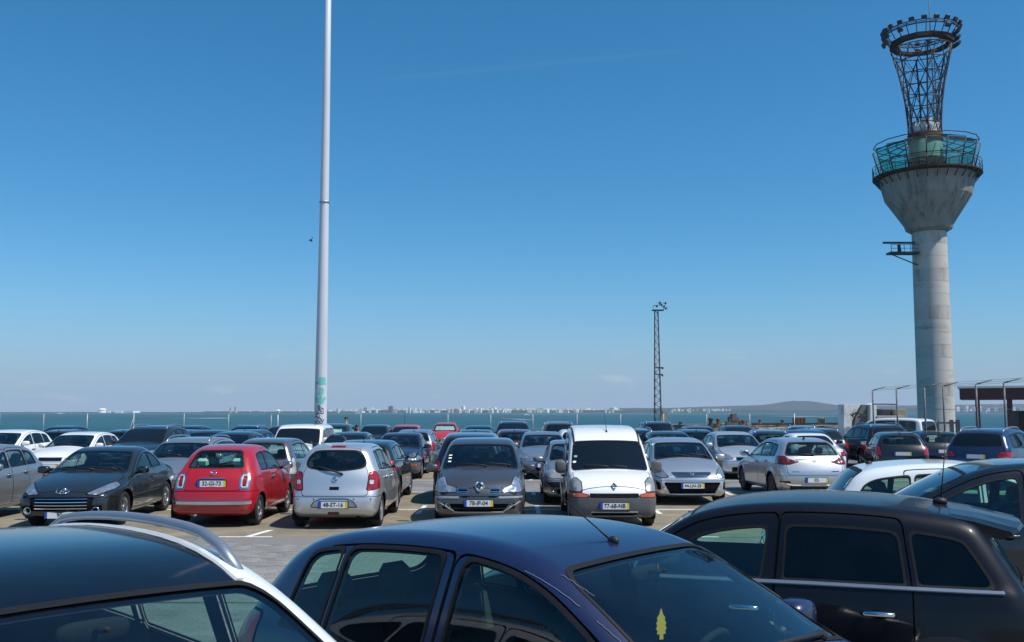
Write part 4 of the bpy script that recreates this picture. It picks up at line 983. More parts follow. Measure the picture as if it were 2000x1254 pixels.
# --- dark coupe cabriolet facing the camera
def x_coupe(c):
    c.badge('lion', True, .685, .085); c.plate(True, .27, '90', off=.016)
    for z in (.385, .44, .495, .55): c.hbar('grille_bar', True, -.46, .46, z, .010, .014, 'chrome', n=11, off=-.004)
    for y in (-.60, .60): c.disc('fog_lamp', True, y, .345, .065, ['headlamp', 'chrome'], .03)
    for sd in (1, -1): c.strip('side_moulding', [c.sy(1.35 + 1.5 * i / 8, .52, sd) for i in range(9)], .018, .010, 'paint_charcoal')
    c.wiper(True, .1, 1.0, -.55, 1.03); c.wiper(True, .5, 1.0, .0, 1.03)
SP['coupe'] = dict(L=4.36, W=1.76, H=1.42, fo=.93, wb=2.61, tr=.315, paint='paint_charcoal', rim='alloy5', k=.13, taper=.09, sweep=(.24, .14),
    prof=[(.3, .19), (.05, .23), (0, .36), (0, .54), (.10, .68), (.5, .83), (1.0, .94), (1.28, .99), (1.66, 1.17), (2.06, 1.33), (2.4, 1.41), (2.8, 1.415), (3.15, 1.33), (3.5, 1.14), (3.75, 1.04), (4.05, .99), (4.28, .93), (4.35, .75), (4.36, .45), (4.3, .27), (4.0, .19)],
    belt=[(0, .70), (1.1, .90), (1.5, .93), (3.0, .97), (4.36, .98)], ws=(1.01, 1.33, .075, 1.2), rw=(1.08, 1.3, .14),
    wins=[(1.5, 2.0, 2.62, 2.58), (2.66, 2.62, 3.2, 2.9)], doors=[(1.32, 1.8, 2.64, 2.62)], handles=[(2.46, .80)], hood=(.14, 1.2), bump=(.5, .57, .4, .6),
    inlay=[('headlight', 'f', [(.40, .63), (.60, .61), (.80, .70), (.86, .86), (.80, .85), (.62, .76)], 'headlamp', .006, None, .006, True), ('grille', 'f', [(-.52, .345), (.52, .345), (.56, .58), (-.56, .58)], 'trim_gap', -.02, None, .006, False), ('bumper_opening', 'f', rect(-.5, .5, .21, .25), 'trim_gap', -.01, None, .005, False), ('fog_recess', 'f', rect(.53, .70, .28, .43), 'trim_gap', -.01, None, .005, True)],
    fext=.72, mir=(1.6, .94, 'paint_black'), extra=x_coupe, seat_top=1.02)
# --- generic bodies ------------------------------------------------------------
def x_gen(front_plate=True, rear_plate=True, badge=None, rails=None, shark=False, wipers=True, bars=None, shade=None):
    def f(c):
        sh = c.sh
        if front_plate: c.plate(True, c.sp.get('pz', .45))
        if rear_plate: c.plate(False, c.sp.get('rpz', .78))
        if badge: c.badge(badge, True, c.sp.get('bz', .72), .05)
        if rails: c.rails(*rails)
        if shade: c.shade(shade)
        if shark: c.antenna(c.sp['gate'][0] - .15 if c.sp.get('gate') else sh.L * .7, .16, 50, 0, .006, .03)
        for z in (bars or []): c.hbar('grille_bar', True, -.36, .36, z, .009, .012, 'chrome', n=7)
        if wipers and c.lod < 2: c.wiper(True, .1, c.sp['ws'][0] + .02, -.5, c.sp['ws'][0] + .05)
    return f
HL = ('headlight', 'f', [(.44, .66), (.62, .63), (.80, .68), (.82, .82), (.68, .80), (.52, .74)], 'headlamp', .004, None, .006, True)
GR = ('grille', 'f', rect(-.36, .36, .60, .70), 'trim_gap', -.015, 'chrome', .008, False)
LG = ('lower_grille', 'f', rect(-.5, .5, .26, .40), 'trim_gap', -.02, None, .005, False)
TLV = ('tail_light', 'r', [(.62, .72), (.86, .72), (.86, 1.02), (.68, 1.02)], 'tail_red', .006, None, .006, True)
TLH = ('tail_light', 'r', [(.46, .80), (.86, .76), (.86, .96), (.55, .95)], 'tail_red', .006, None, .006, True)
SP['hatch'] = dict(L=4.05, W=1.73, H=1.46, fo=.84, wb=2.54, tr=.305, paint='paint_charcoal', rim='alloy5',
    prof=[(.25, .19), (.04, .25), (0, .4), (0, .58), (.07, .71), (.42, .87), (.85, .96), (1.1, 1.01), (1.5, 1.20), (1.9, 1.37), (2.25, 1.44), (2.7, 1.46), (3.2, 1.43), (3.6, 1.36), (3.80, 1.12), (3.95, .94), (4.03, .75), (4.05, .5), (4.0, .28), (3.8, .19)],
    belt=[(0, .74), (1.0, .92), (1.4, .95), (4.05, 1.02)], ws=(1.04, 1.35, .08, 1.05), rw=(1.05, 1.35, .11),
    wins=[(1.32, 1.85, 2.25, 2.26), (2.34, 2.34, 3.0, 2.95), (3.05, 3.0, 3.45, 3.25)], doors=[(1.15, 1.65, 2.30, 2.30), (2.31, 2.31, 3.02, 3.2, .3)], handles=[(2.15, .85), (2.88, .88)], hood=(.12, 1.04), gate=(3.52, .6, .11), bump=(.45, .57, .42, .57), inlay=[HL, GR, LG, TLV], mir=(1.48, .99, None), extra=x_gen(shark=True))
SP['city'] = dict(L=3.6, W=1.62, H=1.50, fo=.70, wb=2.36, tr=.28, paint='paint_grey', rim='cap', k=.13,
    prof=[(.22, .19), (.04, .25), (0, .4), (0, .6), (.06, .74), (.32, .90), (.65, .99), (.88, 1.04), (1.25, 1.26), (1.6, 1.43), (1.95, 1.49), (2.4, 1.50), (2.9, 1.48), (3.22, 1.42), (3.38, 1.18), (3.5, .95), (3.58, .75), (3.6, .5), (3.56, .28), (3.4, .19)],
    belt=[(0, .74), (.9, .95), (1.2, .97), (3.6, 1.04)], ws=(1.07, 1.39, .07, .86), rw=(1.04, 1.40, .10),
    wins=[(1.12, 1.6, 1.98, 1.98), (2.06, 2.06, 2.66, 2.62), (2.70, 2.66, 3.0, 2.9)], doors=[(.98, 1.45, 2.02, 2.02), (2.03, 2.03, 2.68, 2.85, .3)], handles=[(1.88, .86), (2.54, .89)], hood=(.1, .86), gate=(3.12, .58, .10), bump=(.42, .57, .42, .57), inlay=[HL, LG, ('tail_light', 'r', [(.66, .70), (.80, .70), (.80, 1.16), (.68, 1.14)], 'tail_white', .006, None, .006, True)], mir=(1.22, 1.0, None), extra=x_gen())
SP['suv'] = dict(L=4.4, W=1.83, H=1.66, fo=.88, wb=2.64, tr=.35, paint='paint_charcoal', rim='alloy5', archtrim=.05,
    prof=[(.25, .24), (.04, .32), (0, .5), (0, .7), (.05, .88), (.35, 1.0), (.9, 1.09), (1.15, 1.13), (1.6, 1.38), (2.0, 1.56), (2.35, 1.64), (2.9, 1.66), (3.4, 1.64), (3.95, 1.57), (4.15, 1.33), (4.32, 1.05), (4.39, .85), (4.4, .6), (4.35, .36), (4.1, .24)],
    sec=[(0, .86), (.22, .95), (.45, .985), (.62, 1.0), (.80, .995), (.92, .975), (1.0, .95), (1.1, .92), (1.5, .84), (2.0, .735)],
    belt=[(0, .86), (1.1, 1.04), (1.5, 1.07), (4.4, 1.14)], ws=(1.17, 1.54, .08, 1.1), rw=(1.17, 1.53, .11),
    wins=[(1.42, 1.95, 2.42, 2.44), (2.5, 2.52, 3.25, 3.2), (3.32, 3.26, 3.85, 3.65)], doors=[(1.25, 1.75, 2.46, 2.48), (2.47, 2.49, 3.28, 3.5, .36)], handles=[(2.3, .97), (3.12, 1.0)], hood=(.12, 1.1), gate=(3.86, .7, .11), bump=(.5, .66, .45, .66),
    inlay=[('headlight', 'f', [(.44, .78), (.64, .76), (.84, .80), (.86, .93), (.70, .92), (.52, .86)], 'headlamp', .004, None, .006, True), ('grille', 'f', rect(-.38, .38, .70, .84), 'trim_gap', -.015, 'chrome', .01, False), ('tail_light', 'r', [(.5, .88), (.9, .86), (.9, 1.04), (.62, 1.04)], 'tail_red', .006, None, .006, True)],
    mir=(1.55, 1.1, None), extra=x_gen(rails=(2.1, 3.8, .56, 'rail_grey', .02, .05)), pz=.52, rpz=.9)
SP['estate'] = dict(SP['hatch'], L=4.5, paint='paint_silver',
    prof=[(.25, .19), (.04, .25), (0, .4), (0, .58), (.07, .71), (.42, .87), (.85, .96), (1.1, 1.01), (1.5, 1.20), (1.9, 1.38), (2.25, 1.45), (2.7, 1.48), (3.3, 1.47), (4.0, 1.42), (4.2, 1.2), (4.4, .96), (4.48, .75), (4.5, .5), (4.45, .28), (4.2, .19)],
    belt=[(0, .74), (1.0, .92), (1.4, .95), (4.5, 1.02)], wins=[(1.32, 1.85, 2.25, 2.26), (2.34, 2.34, 3.05, 3.05), (3.12, 3.12, 3.95, 3.85)], H=1.49, wb=2.68, gate=(4.0, .6, .11),
    extra=x_gen(rails=(2.0, 3.9, .52, 'alloy', .018, .06)))
SP['mpv'] = dict(SP['hatch'], L=4.2, W=1.76, H=1.62, wb=2.62, paint='paint_navy', rim='alloy5',
    prof=[(.25, .19), (.04, .25), (0, .4), (0, .6), (.06, .74), (.34, .92), (.75, 1.03), (.98, 1.08), (1.4, 1.34), (1.8, 1.53), (2.15, 1.60), (2.7, 1.62), (3.3, 1.60), (3.85, 1.54), (4.0, 1.28), (4.12, 1.0), (4.19, .8), (4.2, .5), (4.15, .28), (4.0, .19)],
    belt=[(0, .78), (1.0, .98), (1.4, 1.01), (4.2, 1.06)], ws=(1.11, 1.51, .075, .95), rw=(1.1, 1.50, .1), wins=[(1.2, 1.75, 2.28, 2.3), (2.38, 2.38, 3.1, 3.08), (3.16, 3.14, 3.75, 3.62)], hood=(.12, .95), gate=(3.8, .6, .1), mir=(1.38, 1.03, None), extra=x_gen())
SP['saloon'] = dict(L=4.4, W=1.72, H=1.42, fo=.86, wb=2.6, tr=.30, paint='paint_white', rim='alloy5', taper=.09,
    prof=[(.25, .19), (.04, .25), (0, .4), (0, .58), (.07, .70), (.45, .84), (.95, .93), (1.25, .97), (1.65, 1.17), (2.05, 1.34), (2.4, 1.41), (2.85, 1.42), (3.2, 1.37), (3.55, 1.18), (3.8, 1.03), (4.1, .99), (4.32, .95), (4.38, .75), (4.4, .5), (4.35, .28), (4.1, .19)],
    belt=[(0, .72), (1.1, .89), (1.5, .92), (4.4, .97)], ws=(1.0, 1.33, .08, 1.18), rw=(1.06, 1.33, .12),
    wins=[(1.45, 1.95, 2.38, 2.38), (2.46, 2.46, 3.1, 3.0), (3.14, 3.04, 3.4, 3.15)], hood=(.12, 1.17), gate=(3.78, .62, .11), bump=(.45, .55, .42, .55), inlay=[HL, GR, LG, ('tail_light', 'r', rect(.60, .86, .72, .90), 'tail_red', .006, None, .006, True)], mir=(1.6, .95, None), extra=x_gen(), rpz=.66)
# old boxy saloon, navy
SP['boxy'] = dict(SP['saloon'], paint='paint_navy', W=1.70, k=.08, rim='alloy8',
    inlay=[('headlight', 'f', [(.44, .60), (.80, .60), (.80, .72), (.72, .76), (.50, .76), (.44, .70)], 'headlamp', .006, None, .006, True), ('grille', 'f', rect(-.42, .42, .62, .72), 'trim_gap', -.01, None, .005, False), ('indicator', 'f', rect(.52, .74, .44, .50), 'amber', .004, None, .004, True), LG], bumpmat=('plastic_grey', 'plastic_grey'), doors2=True, doors=[(1.3, 1.75, 2.42, 2.42), (2.43, 2.43, 3.12, 3.3, .3)], handles=[(2.28, .82, 'plastic_black'), (3.0, .84, 'plastic_black')])
SP['bus'] = dict(L=4.7, W=1.85, H=1.80, fo=.88, wb=2.9, tr=.32, paint='paint_white', rim='cap', k=.10, taper=.0, sweep=(.15, .05),
    prof=[(.2, .22), (.04, .28), (0, .45), (0, .7), (.05, .88), (.4, 1.02), (.8, 1.12), (1.3, 1.5), (1.6, 1.68), (1.9, 1.76), (2.4, 1.80), (3.4, 1.80), (4.5, 1.77), (4.62, 1.5), (4.68, 1.0), (4.7, .6), (4.65, .3), (4.5, .22)],
    sec=[(0, .90), (.22, .96), (.45, .99), (.60, 1.0), (.80, .995), (1.0, .97), (1.1, .955), (1.5, .91), (2.0, .84)],
    belt=[(0, .8), (1.0, 1.05), (4.7, 1.08)], ws=(1.16, 1.66, .08, .76), rw=(1.15, 1.62, .12), wm=.13, wins=[(1.1, 1.62, 2.0, 2.0), (2.1, 2.1, 3.2, 3.2), (3.3, 3.3, 4.35, 4.3)], hood=(.1, .76), gate=(4.5, .5, .1), bump=(.45, .6, .3, .5), inlay=[HL, TLV], mir=(1.2, 1.1, 'paint_white', (.07, .1, .13), .08), extra=x_gen(wipers=False))

# ------------------------------------------------------------------ setting
# materials of the place
def brickmat(name, c1, c2, mortar, bw, rh, scale=1.0, bump=.5, patch=.2):
    m, t, b = nodes_of(name); L = t.links.new; tc = t.nodes.new('ShaderNodeTexCoord')
    br = t.nodes.new('ShaderNodeTexBrick'); br.inputs['Scale'].default_value = scale; br.inputs['Brick Width'].default_value = bw; br.inputs['Row Height'].default_value = rh; br.inputs['Mortar Size'].default_value = .006; br.inputs['Mortar Smooth'].default_value = .3
    br.inputs['Color1'].default_value = (*c1, 1); br.inputs['Color2'].default_value = (*c2, 1); br.inputs['Mortar'].default_value = (*mortar, 1)
    L(tc.outputs['Object'], br.inputs['Vector'])
    n = t.nodes.new('ShaderNodeTexNoise'); n.inputs['Scale'].default_value = .9; n.inputs['Detail'].default_value = 9; n.inputs['Roughness'].default_value = .65; L(tc.outputs['Object'], n.inputs['Vector'])
    mr = t.nodes.new('ShaderNodeMapRange'); mr.inputs[1].default_value = .3; mr.inputs[2].default_value = .7; mr.inputs[3].default_value = 1 - patch * 1.6; mr.inputs[4].default_value = 1 + patch; L(n.outputs[0], mr.inputs[0])
    v = t.nodes.new('ShaderNodeVectorMath'); v.operation = 'SCALE'; L(br.outputs[0], v.inputs[0]); L(mr.outputs[0], v.inputs['Scale']); last = v.outputs[0]
    # oil drips and tyre grime
    n2 = t.nodes.new('ShaderNodeTexNoise'); n2.inputs['Scale'].default_value = 2.6; n2.inputs['Detail'].default_value = 4; L(tc.outputs['Object'], n2.inputs['Vector'])
    r2 = t.nodes.new('ShaderNodeMapRange'); r2.inputs[1].default_value = .58; r2.inputs[2].default_value = .74; r2.inputs[4].default_value = .6; L(n2.outputs[0], r2.inputs[0])
    mx_ = t.nodes.new('ShaderNodeMix'); mx_.data_type = 'RGBA'; L(r2.outputs[0], mx_.inputs[0]); L(last, mx_.inputs[6]); mx_.inputs[7].default_value = (*[c * .45 for c in c1], 1)
    L(mx_.outputs[2], b.inputs['Base Color']); b.inputs['Roughness'].default_value = .85; b.inputs['Specular IOR Level'].default_value = .25
    bp = t.nodes.new('ShaderNodeBump'); bp.inputs['Strength'].default_value = bump; bp.inputs['Distance'].default_value = .006
    iv = t.nodes.new('ShaderNodeMath'); iv.operation = 'SUBTRACT'; iv.inputs[0].default_value = 1; L(br.outputs['Fac'], iv.inputs[1]); L(iv.outputs[0], bp.inputs['Height']); L(bp.outputs[0], b.inputs['Normal'])
    M[name] = m
brickmat('paving_grey', (.235, .228, .218), (.205, .20, .192), (.14, .135, .128), .2, .1)
brickmat('paving_tan', (.270, .232, .170), (.232, .197, .143), (.18, .155, .115), .2, .1)
mk('paver_grey', (.225, .218, .208), rough=.85, spec=.25, var=.15, vscale=9, obj_rand=.22, bump=.3, bscale=90)
mk('road_paint', (.70, .70, .68), rough=.7, spec=.3, var=.08, vscale=14, streak=((.33, .31, .28), (6, 6, 6), .56, .72))
mk('concrete', (.33, .325, .31), rough=.9, spec=.2, var=.12, vscale=.6, bump=.25, bscale=18, streak=((.20, .195, .18), (1.4, 1.4, .12), .52, .78))
mk('peeled', (.16, .18, .25), rough=.6)
mk('bowl_concrete', (.30, .275, .24), rough=.9, spec=.2, var=.2, vscale=.35, bump=.35, bscale=9, streak=((.13, .125, .115), (1.6, 1.6, .10), .46, .72))
mk('tower_concrete', (.53, .48, .42), rough=.9, spec=.2, var=.10, vscale=.35, bump=.35, bscale=9, streak=((.30, .29, .27), (.35, .35, 1.6), .52, .72))
mk('tower_band', (.49, .445, .39), rough=.9, spec=.2, var=.10, vscale=.5, bump=.3, bscale=9, streak=((.17, .165, .15), (.9, .9, .2), .5, .75))
mk('concrete_pale', (.72, .72, .69), rough=.9, spec=.2, var=.15, vscale=.8, bump=.25, bscale=12, streak=((.22, .24, .22), (.8, .8, .5), .52, .7))
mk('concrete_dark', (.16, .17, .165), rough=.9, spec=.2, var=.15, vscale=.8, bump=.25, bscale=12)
mk('stone_brown', (.20, .15, .115), rough=.95, spec=.15, var=.4, vscale=1.6, bump=.8, bscale=4, streak=((.07, .045, .035), (.7, .7, .9), .48, .6))
mk('stone_tan', (.36, .31, .215), rough=.95, spec=.15, var=.35, vscale=1.2, bump=.8, bscale=5, streak=((.17, .13, .09), (1, 1, 1.5), .52, .66))
mk('rust', (.16, .065, .035), rough=.9, spec=.2, var=.5, vscale=3, bump=.3, bscale=20)
mk('rust_dark', (.060, .032, .024), rough=.85, spec=.2, var=.5, vscale=2.5, streak=((.16, .08, .05), (2, 2, 2), .58, .75))
mk('steel_dark', (.045, .040, .045), rough=.6, metal=.3, var=.3, vscale=2)
mk('steel_galv', (.36, .37, .38), rough=.5, metal=.5, var=.15, vscale=4)
mk('steel_post', (.12, .125, .135), rough=.6, metal=.3, var=.2, vscale=4)
mk('pole_white', (.60, .62, .66), rough=.45, spec=.4, var=.04, vscale=1.2, streak=((.40, .41, .44), (3.5, 3.5, .06), .55, .85))
mk('teal_paint', (.16, .52, .48), rough=.6, var=.2, vscale=5)
mk('graffiti_black', (.012, .012, .016), rough=.6)
mk('canopy_red', (.060, .018, .022), rough=.6, var=.2, vscale=1)
mk('canopy_edge', (.62, .62, .60), rough=.6)
glass('tower_glass', (.52, .84, .78), .8)
for i, c in enumerate([(.86, .85, .82), (.80, .76, .70), (.62, .42, .32), (.72, .74, .76), (.45, .43, .42), (.08, .09, .11)]): mk('town_%d' % i, c, rough=.9, spec=.1, var=.06, vscale=.02)
mk('land', (.075, .085, .055), rough=1, spec=.05, var=.3, vscale=.004)
mk('hill_land', (.035, .060, .055), rough=1, spec=.05, var=.25, vscale=.002)
# water
m_, t_, b_ = nodes_of('sea_water'); L_ = t_.links.new; tc_ = t_.nodes.new('ShaderNodeTexCoord')
mp_ = t_.nodes.new('ShaderNodeMapping'); mp_.inputs['Scale'].default_value = (.22, .5, 1); L_(tc_.outputs['Object'], mp_.inputs[0])
wn_ = t_.nodes.new('ShaderNodeTexNoise'); wn_.inputs['Scale'].default_value = 1; wn_.inputs['Detail'].default_value = 8; wn_.inputs['Roughness'].default_value = .6; L_(mp_.outputs[0], wn_.inputs['Vector'])
bp_ = t_.nodes.new('ShaderNodeBump'); bp_.inputs['Strength'].default_value = .8; bp_.inputs['Distance'].default_value = .8; L_(wn_.outputs[0], bp_.inputs['Height']); L_(bp_.outputs[0], b_.inputs['Normal'])
mp2 = t_.nodes.new('ShaderNodeMapping'); mp2.inputs['Scale'].default_value = (.0016, .012, 1); L_(tc_.outputs['Object'], mp2.inputs[0])
w2 = t_.nodes.new('ShaderNodeTexNoise'); w2.inputs['Scale'].default_value = 1; w2.inputs['Detail'].default_value = 6; L_(mp2.outputs[0], w2.inputs['Vector'])
mxw = t_.nodes.new('ShaderNodeMix'); mxw.data_type = 'RGBA'; mxw.inputs[6].default_value = (.013, .075, .105, 1); mxw.inputs[7].default_value = (.026, .105, .135, 1)
rw_ = t_.nodes.new('ShaderNodeMapRange'); rw_.inputs[1].default_value = .35; rw_.inputs[2].default_value = .65; L_(w2.outputs[0], rw_.inputs[0]); L_(rw_.outputs[0], mxw.inputs[0]); L_(mxw.outputs[2], b_.inputs['Base Color'])
b_.inputs['Roughness'].default_value = .5; b_.inputs['Specular IOR Level'].default_value = .18; b_.inputs['IOR'].default_value = 1.33
M['sea_water'] = m_

def sheet(name, x0, x1, y0, y1, z, mat, kind='structure'):
    m = MB(); m.add([(x0, y0, z), (x1, y0, z), (x1, y1, z), (x0, y1, z)], [(0, 1, 2, 3)]); return tag(m.build(name, mat), kind=kind)
QY = 70.0; SEA = -3.0; SHORE = 3800.0
g = MB(); g.add([(-140, -40, 0), (140, -40, 0), (140, QY, 0), (-140, QY, 0), (-140, QY, SEA - 2), (140, QY, SEA - 2)], [(0, 1, 2, 3), (3, 2, 5, 4)])
ground = tag(g.build('quay_ground', 'paving_grey'), kind='structure')
k = MB(); k.box((0, QY - .35, .12), (140, .34, .12), bevel=.03); tag(k.build('quay_kerb', 'concrete'), kind='structure')
ROWS = [(16.75, 26.0), (30.4, 39.9), (44.5, 54.0)]
for a, b in ROWS: sheet('parking_bay_paving', -60, 17.2 if a < 30 else 60, a, b, .004, 'paving_tan')
sheet('sea', -16000, 16000, QY, 16000, SEA, 'sea_water')
# bay markings
lm = MB()
def line(x0, x1, y0, y1): lm.add([(x0, y0, .009), (x1, y0, .009), (x1, y1, .009), (x0, y1, .009)], [(0, 1, 2, 3)])
for a, b in ROWS:
    mid = (a + b) / 2
    if a < 20: line(-40, 17, 21.30, 21.42)
    else: line(-40, 40, mid - .06, mid + .06)
    line(-40, 40, b - .06, b + .06)
    if a > 20: line(-40, 40, a - .06, a + .06)
    for i in range(-16, 17):
        x = -4.48 + 2.52 * i
        if a < 20: line(x - .5, x + .42, a - .07, a + .05)
        x2 = x + .30; 
        lm.add([(x - .06, a + .05, .009), (x + .06, a + .05, .009), (x + .22, a + .95, .009), (x + .10, a + .95, .009)], [(0, 1, 2, 3)])
        line(x - .05, x + .05, mid - .9, mid + .9); line(x - .05, x + .05, b - .95, b - .06)
tag(lm.build('parking_lines', 'road_paint'), kind='structure')
# single pavers of the aisle strip that shows between the near cars
pv = MB(); pv.box((0, 0, 0), (.097, .047, .012), bevel=.006); pme = pv.mesh('paver'); pme.materials.append(M['paver_grey'])
bed = MB(); cells = []
for j in range(56):
    y = 11.1 + j * .1
    for i in range(27):
        x = -5.2 + i * .2 + (.1 if j % 2 else 0); cells.append((x, y))
bedv = MB()
def vis(x, y):
    px = CX + FPX * x / y; py = HOR + CAMH * FPX / y
    return py > 1046 and 405 < px < 700 and py < 1052 + (px - 405) * 1.0 and py < 1185 - max(0, (px - 560)) * 1.05
cells.sort(key=lambda c: (0 if vis(*c) else 1, c[1]))
for n, (x, y) in enumerate(cells):
    h = .006 + .004 * random.random(); rz = (random.random() - .5) * .02
    if n < 300:
        o = bpy.data.objects.new('paver', pme); C.objects.link(o); o.location = (x, y, h); o.rotation_euler = ((random.random() - .5) * .03, (random.random() - .5) * .015, rz); o.parent = ground
    else: bedv.box((x, y, h), (.097, .047, .012), rot=Matrix.Rotation(rz, 3, 'Z'), bevel=.006)
o = bedv.build('paver_field', 'paver_grey', ground); tag(o, kind='stuff')

# far shore
def px_land(name, pts, Y, depth, mat, z0=SEA - 1):
    m = MB(); n = len(pts); vs = []
    for (px, py) in pts:
        p = at(px, py, Y); vs += [(p.x, Y, z0), (p.x, Y, p.z), (p.x * (Y + depth) / Y, Y + depth, p.z * .9), (p.x * (Y + depth) / Y, Y + depth, z0)]
    fs = []
    for i in range(n - 1):
        for q in range(4): fs.append((i * 4 + q, i * 4 + (q + 1) % 4, i * 4 + 4 + (q + 1) % 4, i * 4 + 4 + q))
    fs += [(0, 1, 2, 3), tuple(n * 4 - 4 + q for q in (3, 2, 1, 0))]
    m.add(vs, fs, 0, False); return tag(m.build(name, mat), kind='structure')
def jag(x0, x1, f, amp, step=6): 
    return [(x, f(x) + (random.random() - .5) * amp) for x in np.arange(x0, x1 + step, step)]
px_land('far_shore', jag(-260, 2300, lambda x: 804.9 if x < 400 else (803.6 if x < 700 else (801.2 if x < 1220 else 803.2)), .9), SHORE, 900, 'land')
px_land('coast_ridge', jag(1160, 2400, lambda x: 799.5 + 2.5 * math.sin(x * .013) * .4 - 3.0 * sstep(1700, 1900, np.array(x)), 1.2, 14), 4700, 600, 'hill_land')
px_land('far_hill', jag(1190, 2500, lambda x: 797 - 5 * float(sstep(1250, 1500, np.array(x))) - 9.0 * math.exp(-(abs(x - 1562) / 56) ** 2.6) + .0 - 3 * float(sstep(1750, 2000, np.array(x))), .8, 12), 5500, 600, 'hill_land')
# town across the water: single buildings, the rest as one mass
def block(m, px, py_top, wpx, Y, base=SEA + .3):
    p = at(px, py_top, Y); w_ = wpx * Y / FPX; d = w_ * (.6 + .6 * random.random()); ro = Matrix.Rotation(random.uniform(-.75, .2), 3, 'Z')
    m.box((p.x, Y + d / 2, (p.z + base) / 2), (w_ / 2, d / 2, (p.z - base) / 2), rot=ro)
    if random.random() < .5: m.box((p.x + w_ * .1, Y + d / 2, p.z + .9), (w_ * .2, d * .2, .9), rot=ro)
spots = []
for i in range(150): spots.append((random.gauss(950, 150), 0))
for i in range(40): spots.append((random.uniform(640, 860), 1))
for i in range(24): spots.append((random.uniform(1390, 1425), 2))
for i in range(20): spots.append((random.uniform(1300, 1400), 2))
for i in range(26): spots.append((random.uniform(1870, 2000), 3))
for i in range(22): spots.append((random.uniform(430, 640), 4))
for px, t in spots:
    if t == 0 and not 690 < px < 1215: px = random.uniform(860, 1210)
    Y = SHORE - 60 + random.random() * 500; m = MB()
    if t == 0: top = 800.8 - abs(random.gauss(0, 1.7)) - (2.5 if random.random() < .10 else 0); wp = random.uniform(3.5, 10)
    elif t == 1: top = 803.5 - abs(random.gauss(0, 1.8)); wp = random.uniform(2.5, 8)
    elif t == 2: top = 800.5 - abs(random.gauss(0, 1.6)); wp = random.uniform(2, 5)
    elif t == 3: top = 799 - abs(random.gauss(0, 3)); wp = random.uniform(3, 7)
    else: top = 803.6 - abs(random.gauss(0, .8)); wp = random.uniform(3, 10)
    block(m, px, top, wp, Y)
    ci = random.choices([0, 1, 2, 3, 4], [6, 3, 1.6, 2.2, 1.0])[0]
    hgt = 'tall' if top < 797 else ('mid-height' if top < 800 else 'low')
    zone = next(z for lim, z in ((520, 'on the far shore left of the lamp post'), (640, 'on the far shore beside the lamp post'), (763, 'left of the dark far tower block'), (840, 'right of the dark far tower block'), (905, 'above the bright red compact'), (955, 'above the tall dark hatch'), (1040, 'above the quay fence gap'), (1110, 'left of the white van roof'), (1180, 'above the white van roof left half'), (1260, 'above the white van roof right half'), (1345, 'right of the lattice mast'), (1480, 'in the pale hamlet below the hills'), (1885, 'behind the concrete tower'), (3000, 'behind the red canopy')) if px < lim)
    tag(m.build('town_building', 'town_%d' % ci), 'tiny %s %s block %s' % (hgt, ('white', 'cream', 'terracotta', 'pale grey', 'dull grey')[ci], zone), 'building', 'town buildings on the far shore')
m = MB()
for i in range(1500):
    px = random.gauss(970, 150) if i < 1150 else random.uniform(640, 1215)
    if not 640 < px < 1218: continue
    block(m, px, 802.6 - abs(random.gauss(0, 1.5)) * (1 if px > 860 else .5), random.uniform(2.5, 8), SHORE - 20 + random.random() * 600)
o = m.build('town_mass', ['town_0', 'town_1', 'town_2', 'town_3']); o.data.polygons.foreach_set('material_index', [(i // 6) % 4 for i in range(len(o.data.polygons))]); tag(o, 'packed white and terracotta houses of the far town', 'town', kind='stuff')
def landmark(px, top, wp, mat, label, name='town_building', Y=SHORE - 80, cat='building'):
    m = MB(); block(m, px, top, wp, Y); return tag(m.build(name, mat), label, cat)
landmark(763, 793.6, 8, 'town_5', 'dark tower block standing alone left of the far town')
landmark(1051, 793.5, 3.4, 'town_3', 'slim grey-blue tower rising from the far town')
landmark(800, 795.5, 4, 'town_3', 'pale grey tower between the dark block and the far town')
landmark(812, 796, 4, 'town_0', 'white tower beside the pale grey one across the water')
landmark(660, 798, 4, 'town_3', 'grey block on the far shore just right of the lamp post')
landmark(704, 798.5, 5, 'town_4', 'dull grey block on the far shore left of the dark tower')
landmark(450, 796, 3, 'town_4', 'thin grey chimney block on the low far shore at left', 'chimney_stack', cat='chimney')
landmark(460, 794.6, 3.5, 'town_4', 'taller grey block beside a thin chimney on the far shore', cat='building')
mt = MB(); p = at(200, 797.5, SHORE - 60); mt.lathe([(14, SEA), (14, p.z - 3), (9, p.z - .5), (.1, p.z)], 18, c=(p.x, SHORE - 60, 0)); mt.lathe([(14.2, p.z - 9), (14.2, p.z - 6)], 18, c=(p.x, SHORE - 60, 0), mi=1)
tag(mt.build('storage_tank', ['town_0', 'town_2']), 'round white storage tank on the far shore at left', 'tank')
for px, wp, lab in ((212, 5, 'small white shed right of the far storage tank'), (231, 14, 'long low white shed on the far shore at left'), (252, 26, 'longest low white shed on the far shore, reaching right')): landmark(px, 802.6, wp, 'town_0', lab, 'warehouse')
# small boats on the water
def boat(px, py, Y, ln, label):
    p = at(px, py, Y); m = MB(); m.prism([(-ln / 2, .1), (ln * .45, 0), (ln * .6, .9), (-ln / 2, .8)], (p.x, Y, SEA - .1), (1, 0, 0), (0, 0, 1), (0, ln * .3, 0)); m.box((p.x - ln * .08, Y + ln * .15, SEA + 1.1), (ln * .18, ln * .1, .5)); tag(m.build('boat', 'town_0'), label, 'boat')
boat(698, 806, 3000, 20, 'white boat on the water left of the red compact'); boat(1029, 806, 1500, 9, 'small white boat below the far town'); boat(118, 806, 2600, 22, 'white boat near the left edge of the sea')

